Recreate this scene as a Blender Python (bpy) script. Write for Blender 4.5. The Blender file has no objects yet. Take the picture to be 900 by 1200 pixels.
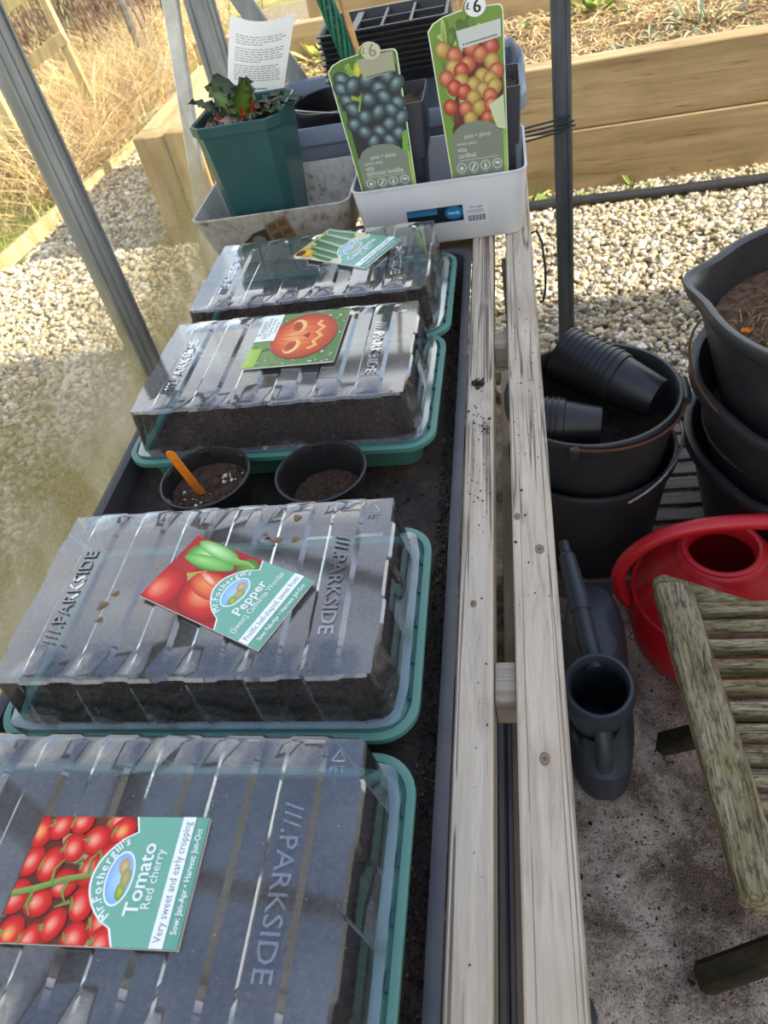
import bpy, bmesh, math, random
import numpy as np
from mathutils import Vector, Matrix
PI = math.pi
random.seed(7)
rng = np.random.default_rng(7)
scene = bpy.context.scene
COL = scene.collection

# ------------------------------------------------------------------ camera
cam_d = bpy.data.cameras.new('camera')
cam = bpy.data.objects.new('camera', cam_d)
COL.objects.link(cam)
_r = Vector((0.97885302, 0.09922069, -0.17889109))
_u = Vector((0.05739203, 0.70617227, 0.70571019))
_b = Vector((0.19634898, -0.70105348, 0.68554438))
M = Matrix((_r, _u, _b)).transposed().to_4x4()
M.translation = Vector((0, 0, 1.62))
cam.matrix_world = M
cam_d.sensor_fit = 'VERTICAL'
cam_d.sensor_height = 36
cam_d.lens = 36 * 904.4 / 1200
cam_d.clip_start = 0.05
cam_d.dof.use_dof = True
cam_d.dof.focus_distance = 1.25
cam_d.dof.aperture_fstop = 8.0
scene.camera = cam

# ------------------------------------------------------------------ sky, sun, exposure
SUN_EL, SUN_AZ = math.radians(31), math.radians(-2.0)      # azimuth from +X
world = bpy.data.worlds.new('sky')
scene.world = world
world.use_nodes = True
wt = world.node_tree
wt.nodes.clear()
w_out = wt.nodes.new('ShaderNodeOutputWorld')
w_bg = wt.nodes.new('ShaderNodeBackground')
w_sky = wt.nodes.new('ShaderNodeTexSky')
w_sky.sky_type = 'NISHITA'
w_sky.sun_disc = False
w_sky.sun_elevation = SUN_EL
w_sky.sun_rotation = math.radians(90) - SUN_AZ
w_sky.air_density = 1.0
w_sky.dust_density = 1.5
w_tc = wt.nodes.new('ShaderNodeTexCoord')
w_map = wt.nodes.new('ShaderNodeMapping')
w_map.inputs['Scale'].default_value = (1.0, 1.0, 2.4)
w_no = wt.nodes.new('ShaderNodeTexNoise')
w_no.inputs['Scale'].default_value = 2.2
w_no.inputs['Detail'].default_value = 7
w_no.inputs['Roughness'].default_value = 0.58
w_ra = wt.nodes.new('ShaderNodeValToRGB')
w_ra.color_ramp.elements[0].position = 0.40
w_ra.color_ramp.elements[0].color = (0.12, 0.12, 0.12, 1)
w_ra.color_ramp.elements[1].position = 0.62
w_ra.color_ramp.elements[1].color = (0.92, 0.92, 0.92, 1)
w_mix = wt.nodes.new('ShaderNodeMixRGB')
w_mix.inputs[2].default_value = (6.4, 6.15, 5.75, 1)          # lit cloud
wl = wt.links.new
wl(w_tc.outputs['Generated'], w_map.inputs['Vector'])
wl(w_map.outputs['Vector'], w_no.inputs['Vector'])
wl(w_no.outputs['Fac'], w_ra.inputs['Fac'])
w_sep = wt.nodes.new('ShaderNodeSeparateXYZ')
wl(w_tc.outputs['Generated'], w_sep.inputs[0])
w_el = wt.nodes.new('ShaderNodeMapRange')            # cloud lies low, the zenith is clear blue
w_el.inputs['From Min'].default_value = 0.58
w_el.inputs['From Max'].default_value = 0.85
w_el.inputs['To Min'].default_value = 1.0
w_el.inputs['To Max'].default_value = 0.05
wl(w_sep.outputs['Z'], w_el.inputs['Value'])
w_mul = wt.nodes.new('ShaderNodeMath')
w_mul.operation = 'MULTIPLY'
wl(w_ra.outputs['Color'], w_mul.inputs[0])
wl(w_el.outputs['Result'], w_mul.inputs[1])
wl(w_mul.outputs[0], w_mix.inputs[0])
wl(w_sky.outputs['Color'], w_mix.inputs[1])
wl(w_mix.outputs['Color'], w_bg.inputs['Color'])
w_bg.inputs['Strength'].default_value = 0.22
wl(w_bg.outputs['Background'], w_out.inputs['Surface'])

sun_d = bpy.data.lights.new('sun', 'SUN')
sun_d.energy = 5.2
sun_d.angle = math.radians(0.6)
sun_d.color = (1.0, 0.93, 0.80)
sun = bpy.data.objects.new('sun', sun_d)
COL.objects.link(sun)
sdir = Vector((math.cos(SUN_AZ) * math.cos(SUN_EL), math.sin(SUN_AZ) * math.cos(SUN_EL), math.sin(SUN_EL)))
sun.rotation_euler = sdir.to_track_quat('Z', 'Y').to_euler()
sun.location = sdir * 20

vs = scene.view_settings
vs.view_transform = 'Standard'
vs.look = 'None'
vs.gamma = 1
vs.use_curve_mapping = False
vs.exposure = 1.02
scene.cycles.transparent_max_bounces = 24
scene.cycles.max_bounces = 8
scene.cycles.caustics_reflective = False
scene.cycles.caustics_refractive = False
scene.cycles.sample_clamp_indirect = 6

# ------------------------------------------------------------------ materials
def lin(c):
    c = np.asarray(c, float) / 255.0
    return tuple(np.where(c <= 0.04045, c / 12.92, ((c + 0.055) / 1.055) ** 2.4))
def L(r, g, b):
    return lin((r, g, b)) + (1.0,)

class NT:
    def __init__(s, name):
        s.m = bpy.data.materials.new(name)
        s.m.use_nodes = True
        s.t = s.m.node_tree
        s.t.nodes.clear()
        s.out = s.n('OutputMaterial')
    def n(s, kind, ins=None, **kw):
        nd = s.t.nodes.new('ShaderNode' + kind)
        for k, v in kw.items():
            setattr(nd, k, v)
        for k, v in (ins or {}).items():
            if isinstance(v, bpy.types.NodeSocket):
                s.t.links.new(v, nd.inputs[k])
            else:
                nd.inputs[k].default_value = v
        return nd
    def coords(s, stretch=(1, 1, 1)):
        tc = s.n('TexCoord')
        return s.n('Mapping', {'Vector': tc.outputs['Object'], 'Scale': stretch}).outputs['Vector']
    def noise(s, vec, scale, detail=4, rough=0.55, dist=0.0):
        return s.n('TexNoise', {'Vector': vec, 'Scale': scale, 'Detail': detail, 'Roughness': rough, 'Distortion': dist}).outputs['Fac']
    def ramp(s, fac, stops):
        r = s.n('ValToRGB', {'Fac': fac})
        e = r.color_ramp.elements
        while len(e) < len(stops):
            e.new(0.5)
        for el, (p, c) in zip(e, stops):
            el.position = p
            el.color = c if len(c) == 4 else tuple(c) + (1,)
        return r.outputs['Color']
    def mix(s, fac, a, b, mode='MIX'):
        return s.n('MixRGB', {0: fac, 1: a, 2: b}, blend_type=mode).outputs['Color']
    def math(s, op, a, b=0.0, c=0.0):
        return s.n('Math', {0: a, 1: b, 2: c}, operation=op).outputs[0]
    def bump(s, h, strength=0.3, dist=0.01):
        return s.n('Bump', {'Height': h, 'Strength': strength, 'Distance': dist}).outputs['Normal']
    def pbr(s, col, rough=0.5, spec=0.5, metal=0.0, normal=None, **kw):
        ins = {'Base Color': col, 'Roughness': rough, 'Specular IOR Level': spec, 'Metallic': metal}
        if normal is not None:
            ins['Normal'] = normal
        ins.update(kw)
        b = s.n('BsdfPrincipled', ins)
        s.t.links.new(b.outputs[0], s.out.inputs['Surface'])
        return s.m
    def surf(s, sh):
        s.t.links.new(sh, s.out.inputs['Surface'])
        return s.m

W1, B0 = (1, 1, 1, 1), (0, 0, 0, 1)
def plain(name, col, rough=0.5, spec=0.5, metal=0.0, var=0.12, scale=30, bump=0.0):
    t = NT(name)
    v = t.coords()
    f = t.noise(v, scale, 5)
    d = tuple(x * (1 - var * 2) for x in col[:3]) + (1,)
    l = tuple(min(1, x * (1 + var)) for x in col[:3]) + (1,)
    c = t.ramp(f, [(0.3, d), (0.7, l)])
    return t.pbr(c, rough, spec, metal, t.bump(f, bump, 0.002) if bump else None)

def dusty_plastic(name, col, dust, rough=0.42, amt=0.35, spec=0.5):
    t = NT(name)
    v = t.coords()
    f = t.noise(v, 9, 6, 0.65)
    f2 = t.noise(v, 220, 2, 0.5)
    k = t.math('MULTIPLY', t.ramp(f, [(0.42, B0), (0.75, W1)]), amt)
    sp = t.ramp(f2, [(0.70, B0), (0.76, W1)])
    k2 = t.math('MAXIMUM', k, t.math('MULTIPLY', sp, amt * 0.9))
    return t.pbr(t.mix(k2, col, dust), rough, spec, 0, t.bump(f, 0.05, 0.004))

def wood(name, light, mid, dark, axis, moss=None, cracks=1.0, stain=None, grain=26, rough=0.8, cfreq=17, cw=0.009, clen=0.03, cbreak=0.40):
    t = NT(name)
    st = [1.0, 1.0, 1.0]
    st[axis] = 0.07
    v = t.coords(tuple(st))
    g = t.noise(v, grain, 7, 0.62, 0.6)
    g2 = t.noise(v, grain * 5, 3, 0.6, 0.2)
    c = t.ramp(g, [(0.28, dark), (0.45, mid), (0.62, light), (0.8, mid)])
    c = t.mix(t.math('MULTIPLY', t.ramp(g2, [(0.4, W1), (0.62, B0)]), 0.35), c, mid)
    h = t.math('ADD', t.math('MULTIPLY', g, 0.6), t.math('MULTIPLY', g2, 0.4))
    if cracks:
        st2 = [1.0, 1.0, 1.0]
        st2[axis] = clen
        v2 = t.coords(tuple(st2))
        cr = t.noise(v2, cfreq, 3, 0.5, 1.0)
        d = t.math('ABSOLUTE', t.math('SUBTRACT', cr, 0.5))
        k = t.ramp(d, [(0.0, W1), (cw, B0)])
        brk = t.ramp(t.noise(t.coords(), 6, 2), [(cbreak, B0), (cbreak + 0.10, W1)])
        k = t.math('MULTIPLY', t.math('MULTIPLY', k, brk), 0.85 * cracks)
        c = t.mix(k, c, tuple(x * 0.22 for x in dark[:3]) + (1,))
        h = t.math('SUBTRACT', h, k)
        sp = t.ramp(t.noise(t.coords(), 420, 1), [(0.74, B0), (0.78, W1)])
        c = t.mix(t.math('MULTIPLY', sp, 0.5), c, tuple(x * 0.35 for x in dark[:3]) + (1,))
    if stain:
        k = t.ramp(t.noise(t.coords(), 5, 4), [(0.5, B0), (0.72, W1)])
        c = t.mix(t.math('MULTIPLY', k, 0.6), c, stain)
    if moss:
        k = t.ramp(t.noise(t.coords(), 14, 6, 0.7), [(0.48, B0), (0.72, W1)])
        c = t.mix(t.math('MULTIPLY', k, 0.7), c, moss)
        st3 = [1.0, 1.0, 1.0]
        st3[axis] = 0.22
        k = t.ramp(t.noise(t.coords(tuple(st3)), 150, 5, 0.75), [(0.48, B0), (0.62, W1)])
        c = t.mix(t.math('MULTIPLY', k, 0.75), c, L(44, 38, 28))
    return t.pbr(c, rough, 0.25, 0, t.bump(h, 0.45, 0.004))

def vcol(name, rough=0.7, spec=0.3, trans=0.0):
    t = NT(name)
    a = t.n('Attribute', attribute_name='Col')
    if trans:
        d = t.n('BsdfDiffuse', {'Color': a.outputs['Color']})
        tr = t.n('BsdfTranslucent', {'Color': a.outputs['Color']})
        return t.surf(t.n('MixShader', {0: trans, 1: d.outputs[0], 2: tr.outputs[0]}).outputs[0])
    return t.pbr(a.outputs['Color'], rough, spec)

def soil(name, dark, light, perlite=0.0, scale=90, wet=0.8):
    t = NT(name)
    v = t.coords()
    f = t.noise(v, scale, 6, 0.7)
    c = t.ramp(f, [(0.3, dark), (0.55, light), (0.75, tuple(x * 1.7 for x in light[:3]) + (1,))])
    if perlite:
        vo = t.n('TexVoronoi', {'Vector': v, 'Scale': 190.0, 'Randomness': 1.0})
        k1 = t.ramp(vo.outputs['Distance'], [(0.18, W1), (0.24, B0)])
        sel = t.ramp(vo.outputs['Color'], [(1 - perlite, B0), (1 - perlite + 0.02, W1)])
        c = t.mix(t.math('MULTIPLY', k1, sel), c, L(205, 198, 185))
    return t.pbr(c, wet, 0.3, 0, t.bump(f, 0.8, 0.006))

MT = {}
MT['rail'] = wood('weathered_pale_timber', L(208, 195, 176), L(190, 175, 156), L(150, 134, 116), 1, cracks=1.0, stain=L(172, 153, 132), grain=80, cfreq=34, cw=0.022, clen=0.011, cbreak=0.30)
MT['crossrail'] = wood('weathered_cross_timber', L(180, 168, 152), L(158, 144, 128), L(96, 84, 72), 0, cracks=0.6)
MT['lowrail'] = wood('grimy_lower_timber', L(150, 138, 120), L(128, 115, 98), L(92, 80, 66), 1, cracks=0.2, stain=L(90, 78, 64))
MT['sleeper'] = wood('treated_sleeper_timber', L(192, 166, 128), L(168, 142, 104), L(124, 100, 70), 0, cracks=0.6, stain=L(156, 138, 98), grain=14)
MT['sleeper_y'] = wood('treated_sleeper_timber_end', L(196, 170, 122), L(170, 142, 98), L(124, 98, 64), 2, cracks=0.5, stain=L(150, 134, 96), grain=14)
MT['sleeper_cap'] = wood('treated_sleeper_cap', L(205, 180, 132), L(186, 158, 110), L(140, 112, 72), 1, cracks=0.5, grain=14)
MT['oldframe'] = wood('pale_garden_timber', L(210, 190, 145), L(180, 158, 112), L(120, 100, 64), 2, cracks=0.4)
MT['mossy'] = wood('mossy_slat_timber', L(184, 170, 142), L(142, 126, 98), L(60, 50, 36), 1, moss=L(124, 118, 62), cracks=1.0, grain=90, cfreq=60, cw=0.02)
MT['mossy_x'] = wood('mossy_slat_timber_across', L(184, 170, 140), L(144, 128, 98), L(64, 54, 38), 0, moss=L(126, 122, 58), cracks=1.0, grain=90, cfreq=60, cw=0.02)
MT['mossy_dark'] = wood('dark_mossy_timber', L(70, 62, 44), L(52, 46, 32), L(30, 26, 18), 0, moss=L(60, 62, 18), cracks=0.5, grain=30)  # dark tone holds the shade on the stool legs; the log shares it
MT['duck'] = wood('grey_duckboard_timber', L(120, 112, 104), L(98, 90, 84), L(60, 54, 48), 0, cracks=0.4)
MT['green'] = dusty_plastic('green_tray_plastic', L(82, 132, 120), L(132, 154, 146), 0.36, 0.16)
MT['greendark'] = dusty_plastic('dark_green_pot_plastic', L(42, 84, 84), L(96, 122, 116), 0.34, 0.12)
MT['black'] = dusty_plastic('black_plastic', L(30, 30, 33), L(90, 84, 78), 0.42, 0.22)
MT['bucket'] = dusty_plastic('black_bucket_plastic', L(46, 47, 50), L(92, 84, 74), 0.40, 0.26)
MT['pot'] = dusty_plastic('black_pot_plastic', L(28, 28, 30), L(84, 76, 66), 0.40, 0.16)
MT['potgrey'] = dusty_plastic('dark_grey_pot_plastic', L(58, 58, 66), L(104, 98, 92), 0.45, 0.2)
MT['can'] = dusty_plastic('slate_black_can_plastic', L(48, 54, 62), L(104, 106, 108), 0.42, 0.16)
MT['red'] = dusty_plastic('red_can_plastic', L(192, 24, 36), L(180, 90, 84), 0.38, 0.10)
MT['white'] = dusty_plastic('white_box_plastic', L(222, 223, 226), L(178, 168, 152), 0.42, 0.12)
MT['bluegrey'] = dusty_plastic('slate_blue_tub_plastic', L(128, 140, 158), L(158, 164, 174), 0.38, 0.12)
MT['trayedge'] = dusty_plastic('grey_black_tray_plastic', L(62, 62, 68), L(120, 112, 104), 0.45, 0.3)
MT['wire'] = plain('galvanised_wire', L(170, 168, 164), 0.4, 0.5, 0.8)
MT['rust'] = plain('rusty_wire', L(104, 64, 48), 0.7, 0.3, 0.3)
MT['greenwire'] = plain('green_coated_wire', L(26, 46, 40), 0.45)
MT['tie'] = plain('green_tie_plastic', L(22, 104, 78), 0.4, 0.5, 0, 0.25, 160, 0.6)
MT['cane'] = plain('bamboo_cane', L(206, 158, 104), 0.55, 0.3, 0, 0.15, 40)
MT['orange'] = plain('orange_label_plastic', L(238, 136, 40), 0.45, 0.4, 0, 0.08, 60)
MT['redreflect'] = plain('red_reflection', L(210, 60, 70), 0.5)
MT['soil'] = soil('seed_compost', L(26, 19, 15), L(82, 62, 48), 0.12, 130)
MT['soildark'] = soil('dark_compost', L(22, 17, 14), L(52, 40, 33), 0.03)
MT['soilbrown'] = soil('brown_compost', L(44, 32, 24), L(110, 84, 64), 0.0, 60)
MT['soilpink'] = soil('coarse_bark_compost', L(66, 48, 40), L(150, 122, 104), 0.0, 60)
MT['print'] = vcol('printed_card', 0.32, 0.45)
MT['stone'] = vcol('gravel_stone', 0.75, 0.25)
MT['straw'] = vcol('dry_straw', 0.8, 0.2, 0.25)
MT['leaf'] = vcol('leaf', 0.5, 0.4)

t = NT('concrete_floor')
v = t.coords()
f = t.noise(v, 5.5, 8, 0.72, 0.3)
f2 = t.noise(v, 75, 5, 0.75)
f3 = t.noise(v, 1.7, 3, 0.6)
f4 = t.noise(v, 260, 3, 0.7)
fine = t.ramp(t.math('ADD', t.math('MULTIPLY', f2, 0.6), t.math('MULTIPLY', f4, 0.4)), [(0.40, L(82, 66, 54)), (0.46, L(182, 164, 148)), (0.58, L(238, 220, 200))])
k = t.math('ADD', t.math('MULTIPLY', f, 0.62), t.math('ADD', t.math('MULTIPLY', f2, 0.34), t.math('MULTIPLY', f3, 0.18)))
c = t.mix(t.math('MULTIPLY', t.ramp(k, [(0.53, B0), (0.63, W1)]), 0.9), fine, t.ramp(f4, [(0.35, L(40, 31, 26)), (0.62, L(120, 98, 84))]))
MT['concrete'] = t.pbr(c, 0.85, 0.25, 0, t.bump(f2, 0.6, 0.004))

t = NT('garden_ground')
v = t.coords()
f = t.noise(v, 2.2, 7, 0.65)
f2 = t.noise(v, 40, 4, 0.7)
c = t.ramp(f, [(0.3, L(110, 122, 54)), (0.46, L(160, 160, 86)), (0.6, L(200, 182, 124)), (0.75, L(140, 140, 78))])
c = t.mix(t.math('MULTIPLY', f2, 0.5), c, L(92, 78, 52))
MT['ground'] = t.pbr(c, 0.95, 0.1, 0, t.bump(f2, 0.8, 0.02))

t = NT('gravel_bedding')
v = t.coords()
f2 = t.noise(v, 60, 4, 0.7)
MT['grit'] = t.pbr(t.ramp(f2, [(0.35, L(96, 84, 66)), (0.65, L(176, 160, 132))]), 0.95, 0.1, 0, t.bump(f2, 0.8, 0.01))

t = NT('speckled_old_box_plastic')
v = t.coords()
f = t.noise(v, 42, 6, 0.7)
f2 = t.noise(v, 6, 4, 0.6)
k = t.math('ADD', t.math('MULTIPLY', f, 0.7), t.math('MULTIPLY', f2, 0.35))
MT['oldbox'] = t.pbr(t.ramp(k, [(0.50, L(206, 202, 196)), (0.60, L(186, 176, 164)), (0.68, L(136, 114, 90))]), 0.6, 0.3)

t = NT('aluminium_bar')
v = t.coords((1, 1, 0.15))
f = t.noise(v, 24, 6, 0.65)
MT['alu'] = t.pbr(t.ramp(f, [(0.3, L(122, 124, 124)), (0.6, L(158, 160, 158)), (0.8, L(190, 190, 184))]), 0.5, 0.5, 0.35, t.bump(f, 0.1, 0.002))
t = NT('dark_aluminium_bar')
v = t.coords((1, 1, 0.15))
f = t.noise(v, 24, 6, 0.65)
MT['aludark'] = t.pbr(t.ramp(f, [(0.3, L(72, 76, 80)), (0.7, L(112, 116, 120))]), 0.5, 0.5, 0.3)
MT['whitebar'] = plain('weathered_white_bar', L(236, 231, 220), 0.6, 0.3, 0, 0.12, 20)

def glass_mat(name, tint=(1, 1, 1, 1), refl=1.0, rough=0.0):
    t = NT(name)
    fr = t.n('Fresnel', {'IOR': 1.5})
    fac = t.math('MULTIPLY', fr.outputs[0], refl)
    tr = t.n('BsdfTransparent', {'Color': tint})
    gl = t.n('BsdfGlossy', {'Color': W1, 'Roughness': rough})
    return t, tr, gl, fac
t, tr, gl, fac = glass_mat('clear_glass', (0.96, 0.98, 0.97, 1), 1.3)
MT['glass'] = t.surf(t.n('MixShader', {0: fac, 1: tr.outputs[0], 2: gl.outputs[0]}).outputs[0])

# algae and dried splashes on the lower part of the pane
t, tr, gl, fac = glass_mat('algae_stained_glass', (0.95, 0.97, 0.94, 1), 1.3)
base = t.n('MixShader', {0: fac, 1: tr.outputs[0], 2: gl.outputs[0]}).outputs[0]
tc = t.n('TexCoord')
sep = t.n('SeparateXYZ', {0: tc.outputs['Object']})
z = sep.outputs['Z']
n1 = t.noise(tc.outputs['Object'], 3.2, 6, 0.62)
n2 = t.noise(tc.outputs['Object'], 120, 3, 0.6)
hgt = t.math('ADD', t.math('MULTIPLY_ADD', z, -1.55, 1.62), t.math('MULTIPLY', t.math('SUBTRACT', n1, 0.5), 0.6))
k = t.ramp(hgt, [(0.12, (0.10, 0.10, 0.10, 1)), (0.42, (0.62, 0.62, 0.62, 1)), (0.72, (0.95, 0.95, 0.95, 1))])
sp = t.math('MULTIPLY', t.ramp(n2, [(0.66, B0), (0.72, W1)]), 0.30)
k = t.math('MINIMUM', t.math('ADD', k, sp), 0.96)
dc = t.ramp(n1, [(0.30, L(196, 188, 166)), (0.47, L(180, 170, 138)), (0.60, L(150, 140, 92)), (0.75, L(126, 120, 66))])
dc = t.mix(t.math('MULTIPLY', t.ramp(n2, [(0.3, W1), (0.6, B0)]), 0.35), dc, L(206, 196, 170))
df = t.n('BsdfDiffuse', {'Color': dc})
tl = t.n('BsdfTranslucent', {'Color': dc})
dirt = t.n('MixShader', {0: 0.5, 1: df.outputs[0], 2: tl.outputs[0]}).outputs[0]
MT['dirtyglass'] = t.surf(t.n('MixShader', {0: k, 1: base, 2: dirt}).outputs[0])

# thin clear plastic lid: a little haze of condensation
def lid_mat(name, haze, refl, rough):
    t, tr, gl, fac = glass_mat(name, (0.965, 0.97, 0.985, 1), refl, rough)
    tc = t.n('TexCoord')
    n1 = t.noise(tc.outputs['Object'], 7, 5, 0.6)
    n2 = t.noise(tc.outputs['Object'], 260, 2, 0.5)
    hz = t.math('MULTIPLY', t.ramp(n1, [(0.32, (0.35, 0.35, 0.35, 1)), (0.65, W1)]), haze)
    hz = t.math('ADD', hz, t.math('MULTIPLY', t.ramp(n2, [(0.70, B0), (0.76, W1)]), 0.16))
    up = t.n('SeparateXYZ', {0: t.n('NewGeometry').outputs['Normal']}).outputs['Z']
    hz = t.math('MULTIPLY', hz, t.ramp(t.math('ABSOLUTE', up), [(0.3, (0.22, 0.22, 0.22, 1)), (0.9, W1)]))
    fac = t.math('MULTIPLY', fac, t.ramp(t.math('ABSOLUTE', up), [(0.3, (0.36, 0.36, 0.36, 1)), (0.8, W1)]))
    df = t.n('BsdfDiffuse', {'Color': (0.80, 0.82, 0.88, 1)})
    a = t.n('MixShader', {0: hz, 1: tr.outputs[0], 2: df.outputs[0]}).outputs[0]
    return t.surf(t.n('MixShader', {0: fac, 1: a, 2: gl.outputs[0]}).outputs[0])
MT['lid'] = lid_mat('clear_lid_plastic', 0.11, 3.0, 0.07)
MT['lidtext'] = lid_mat('embossed_lid_plastic', 0.20, 3.2, 0.08)

t = NT('rendered_wall')
f = t.noise(t.coords(), 30, 5)
MT['render'] = t.pbr(t.ramp(f, [(0.3, L(200, 196, 186)), (0.7, L(222, 218, 208))]), 0.9, 0.2)
MT['slate'] = plain('roof_slate', L(74, 76, 82), 0.7)
t = NT('printed_paper')
MT['paper'] = vcol('paper_sheet', 0.8, 0.2, 0.35)

# ------------------------------------------------------------------ mesh building
ORG = {}
class MB:
    def __init__(s):
        s.v, s.f, s.c, s.n = [], [], [], 0
    def add(s, vs, fs, col=None):
        vs = [tuple(p) for p in vs]
        o = s.n
        s.v += vs
        s.n += len(vs)
        s.f += [tuple(i + o for i in f) for f in fs]
        if col is None:
            col = (0.5, 0.5, 0.5)
        if len(col) and not hasattr(col[0], '__len__'):
            s.c += [tuple(col[:3])] * len(vs)
        else:
            s.c += [tuple(x[:3]) for x in col]
        return s
    def box(s, x0, x1, y0, y1, z0, z1, col=None, mtx=None):
        vs = [(x, y, z) for z in (z0, z1) for y in (y0, y1) for x in (x0, x1)]
        if mtx is not None:
            vs = [mtx @ Vector(p) for p in vs]
        return s.add(vs, [(0, 2, 3, 1), (4, 5, 7, 6), (0, 1, 5, 4), (2, 6, 7, 3), (0, 4, 6, 2), (1, 3, 7, 5)], col)
    def cbox(s, x0, x1, y0, y1, z0, z1, b=0.004, col=None, mtx=None):
        """box with chamfered edges"""
        lo, hi = (x0, y0, z0), (x1, y1, z1)
        vs, idx = [], {}
        for sx in (0, 1):
            for sy in (0, 1):
                for sz in (0, 1):
                    sg = (sx, sy, sz)
                    for a in range(3):
                        p = []
                        for k in range(3):
                            e = hi[k] if sg[k] else lo[k]
                            if k != a:
                                e += -b if sg[k] else b
                            p.append(e)
                        idx[(sg, a)] = len(vs)
                        vs.append(p)
        fs = []
        for a in range(3):
            o1, o2 = (a + 1) % 3, (a + 2) % 3
            for sd in (0, 1):
                q = []
                for u, w in ((0, 0), (1, 0), (1, 1), (0, 1)):
                    g = [0, 0, 0]
                    g[a], g[o1], g[o2] = sd, u, w
                    q.append(idx[(tuple(g), a)])
                fs.append(q if sd else q[::-1])
        for a in range(3):
            o1, o2 = (a + 1) % 3, (a + 2) % 3
            for u in (0, 1):
                for w in (0, 1):
                    g0, g1 = [0, 0, 0], [0, 0, 0]
                    g0[o1] = g1[o1] = u
                    g0[o2] = g1[o2] = w
                    g1[a] = 1
                    g0, g1 = tuple(g0), tuple(g1)
                    q = [idx[(g0, o1)], idx[(g1, o1)], idx[(g1, o2)], idx[(g0, o2)]]
                    fs.append(q if (u != w) else q[::-1])
        for sg in [(x, y, z) for x in (0, 1) for y in (0, 1) for z in (0, 1)]:
            q = [idx[(sg, 0)], idx[(sg, 1)], idx[(sg, 2)]]
            fs.append(q if sum(sg) % 2 else q[::-1])
        if mtx is not None:
            vs = [mtx @ Vector(p) for p in vs]
        return s.add(vs, fs, col)
    def bar(s, p0, p1, w, h, up=(0, 0, 1), b=0.003, col=None):
        p0, p1 = Vector(p0), Vector(p1)
        y = (p1 - p0)
        ln = y.length
        y.normalize()
        up = Vector(up)
        x = y.cross(up)
        if x.length < 1e-5:
            x = y.cross(Vector((1, 0, 0)))
        x.normalize()
        zz = x.cross(y)
        m = Matrix((x, y, zz)).transposed().to_4x4()
        m.translation = p0
        return s.cbox(-w / 2, w / 2, 0, ln, -h / 2, h / 2, b, col, m)
    def tube(s, path, r, n=10, col=None, closed=False, caps=True):
        path = [Vector(p) for p in path]
        m = len(path)
        rs = r if hasattr(r, '__len__') else [r] * m
        vs, fs = [], []
        prev = None
        for i, p in enumerate(path):
            if closed:
                tg = path[(i + 1) % m] - path[i - 1]
            else:
                tg = path[min(i + 1, m - 1)] - path[max(i - 1, 0)]
            tg.normalize()
            if prev is None:
                a = Vector((0, 0, 1)) if abs(tg.z) < 0.9 else Vector((1, 0, 0))
                nx = tg.cross(a).normalized()
            else:
                nx = (prev - tg * prev.dot(tg)).normalized()
            prev = nx
            ny = tg.cross(nx)
            for k in range(n):
                a = 2 * PI * k / n
                vs.append(p + (nx * math.cos(a) + ny * math.sin(a)) * rs[i])
        for i in range(m if closed else m - 1):
            j = (i + 1) % m
            for k in range(n):
                k2 = (k + 1) % n
                fs.append((i * n + k, i * n + k2, j * n + k2, j * n + k))
        if caps and not closed:
            fs.append(tuple(range(n))[::-1])
            fs.append(tuple((m - 1) * n + k for k in range(n)))
        return s.add(vs, fs, col)
    def lathe(s, prof, n=40, mtx=None, rmod=None, col=None, cap0=True):
        vs, fs = [], []
        for (r, z) in prof:
            for k in range(n):
                a = 2 * PI * k / n
                q = r if rmod is None else rmod(a, r, z)
                vs.append(Vector((q * math.cos(a), q * math.sin(a), z)))
        m = len(prof)
        for i in range(m - 1):
            for k in range(n):
                k2 = (k + 1) % n
                fs.append((i * n + k, i * n + k2, (i + 1) * n + k2, (i + 1) * n + k))
        if cap0:
            fs.append(tuple(range(n))[::-1])
        fs.append(tuple((m - 1) * n + k for k in range(n)))
        if mtx is not None:
            vs = [mtx @ p for p in vs]
        return s.add(vs, fs, col)
    def loft(s, rings, cap0=False, cap1=False, col=None, closed=True):
        n = len(rings[0])
        vs, fs = [], []
        for r in rings:
            vs += list(r)
        for i in range(len(rings) - 1):
            for k in range(n if closed else n - 1):
                k2 = (k + 1) % n
                fs.append((i * n + k, i * n + k2, (i + 1) * n + k2, (i + 1) * n + k))
        if cap0:
            fs.append(tuple(range(n))[::-1])
        if cap1:
            fs.append(tuple((len(rings) - 1) * n + k for k in range(n)))
        return s.add(vs, fs, col)
    def grid(s, fn, nx, ny, col=None):
        vs = [fn(i / nx, j / ny) for j in range(ny + 1) for i in range(nx + 1)]
        w = nx + 1
        fs = [(j * w + i, j * w + i + 1, (j + 1) * w + i + 1, (j + 1) * w + i) for j in range(ny) for i in range(nx)]
        return s.add(vs, fs, col)
    def build(s, name, mat, parent=None, smooth=True, angle=38):
        v = np.array(s.v, dtype=np.float64).reshape(-1, 3)
        org = ORG[parent.name] if parent is not None else Vector((0, 0, 0))
        v = v - np.array(org)
        return raw_mesh(name, v, s.f, np.array(s.c), mat, parent, smooth, angle, org)

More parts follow.
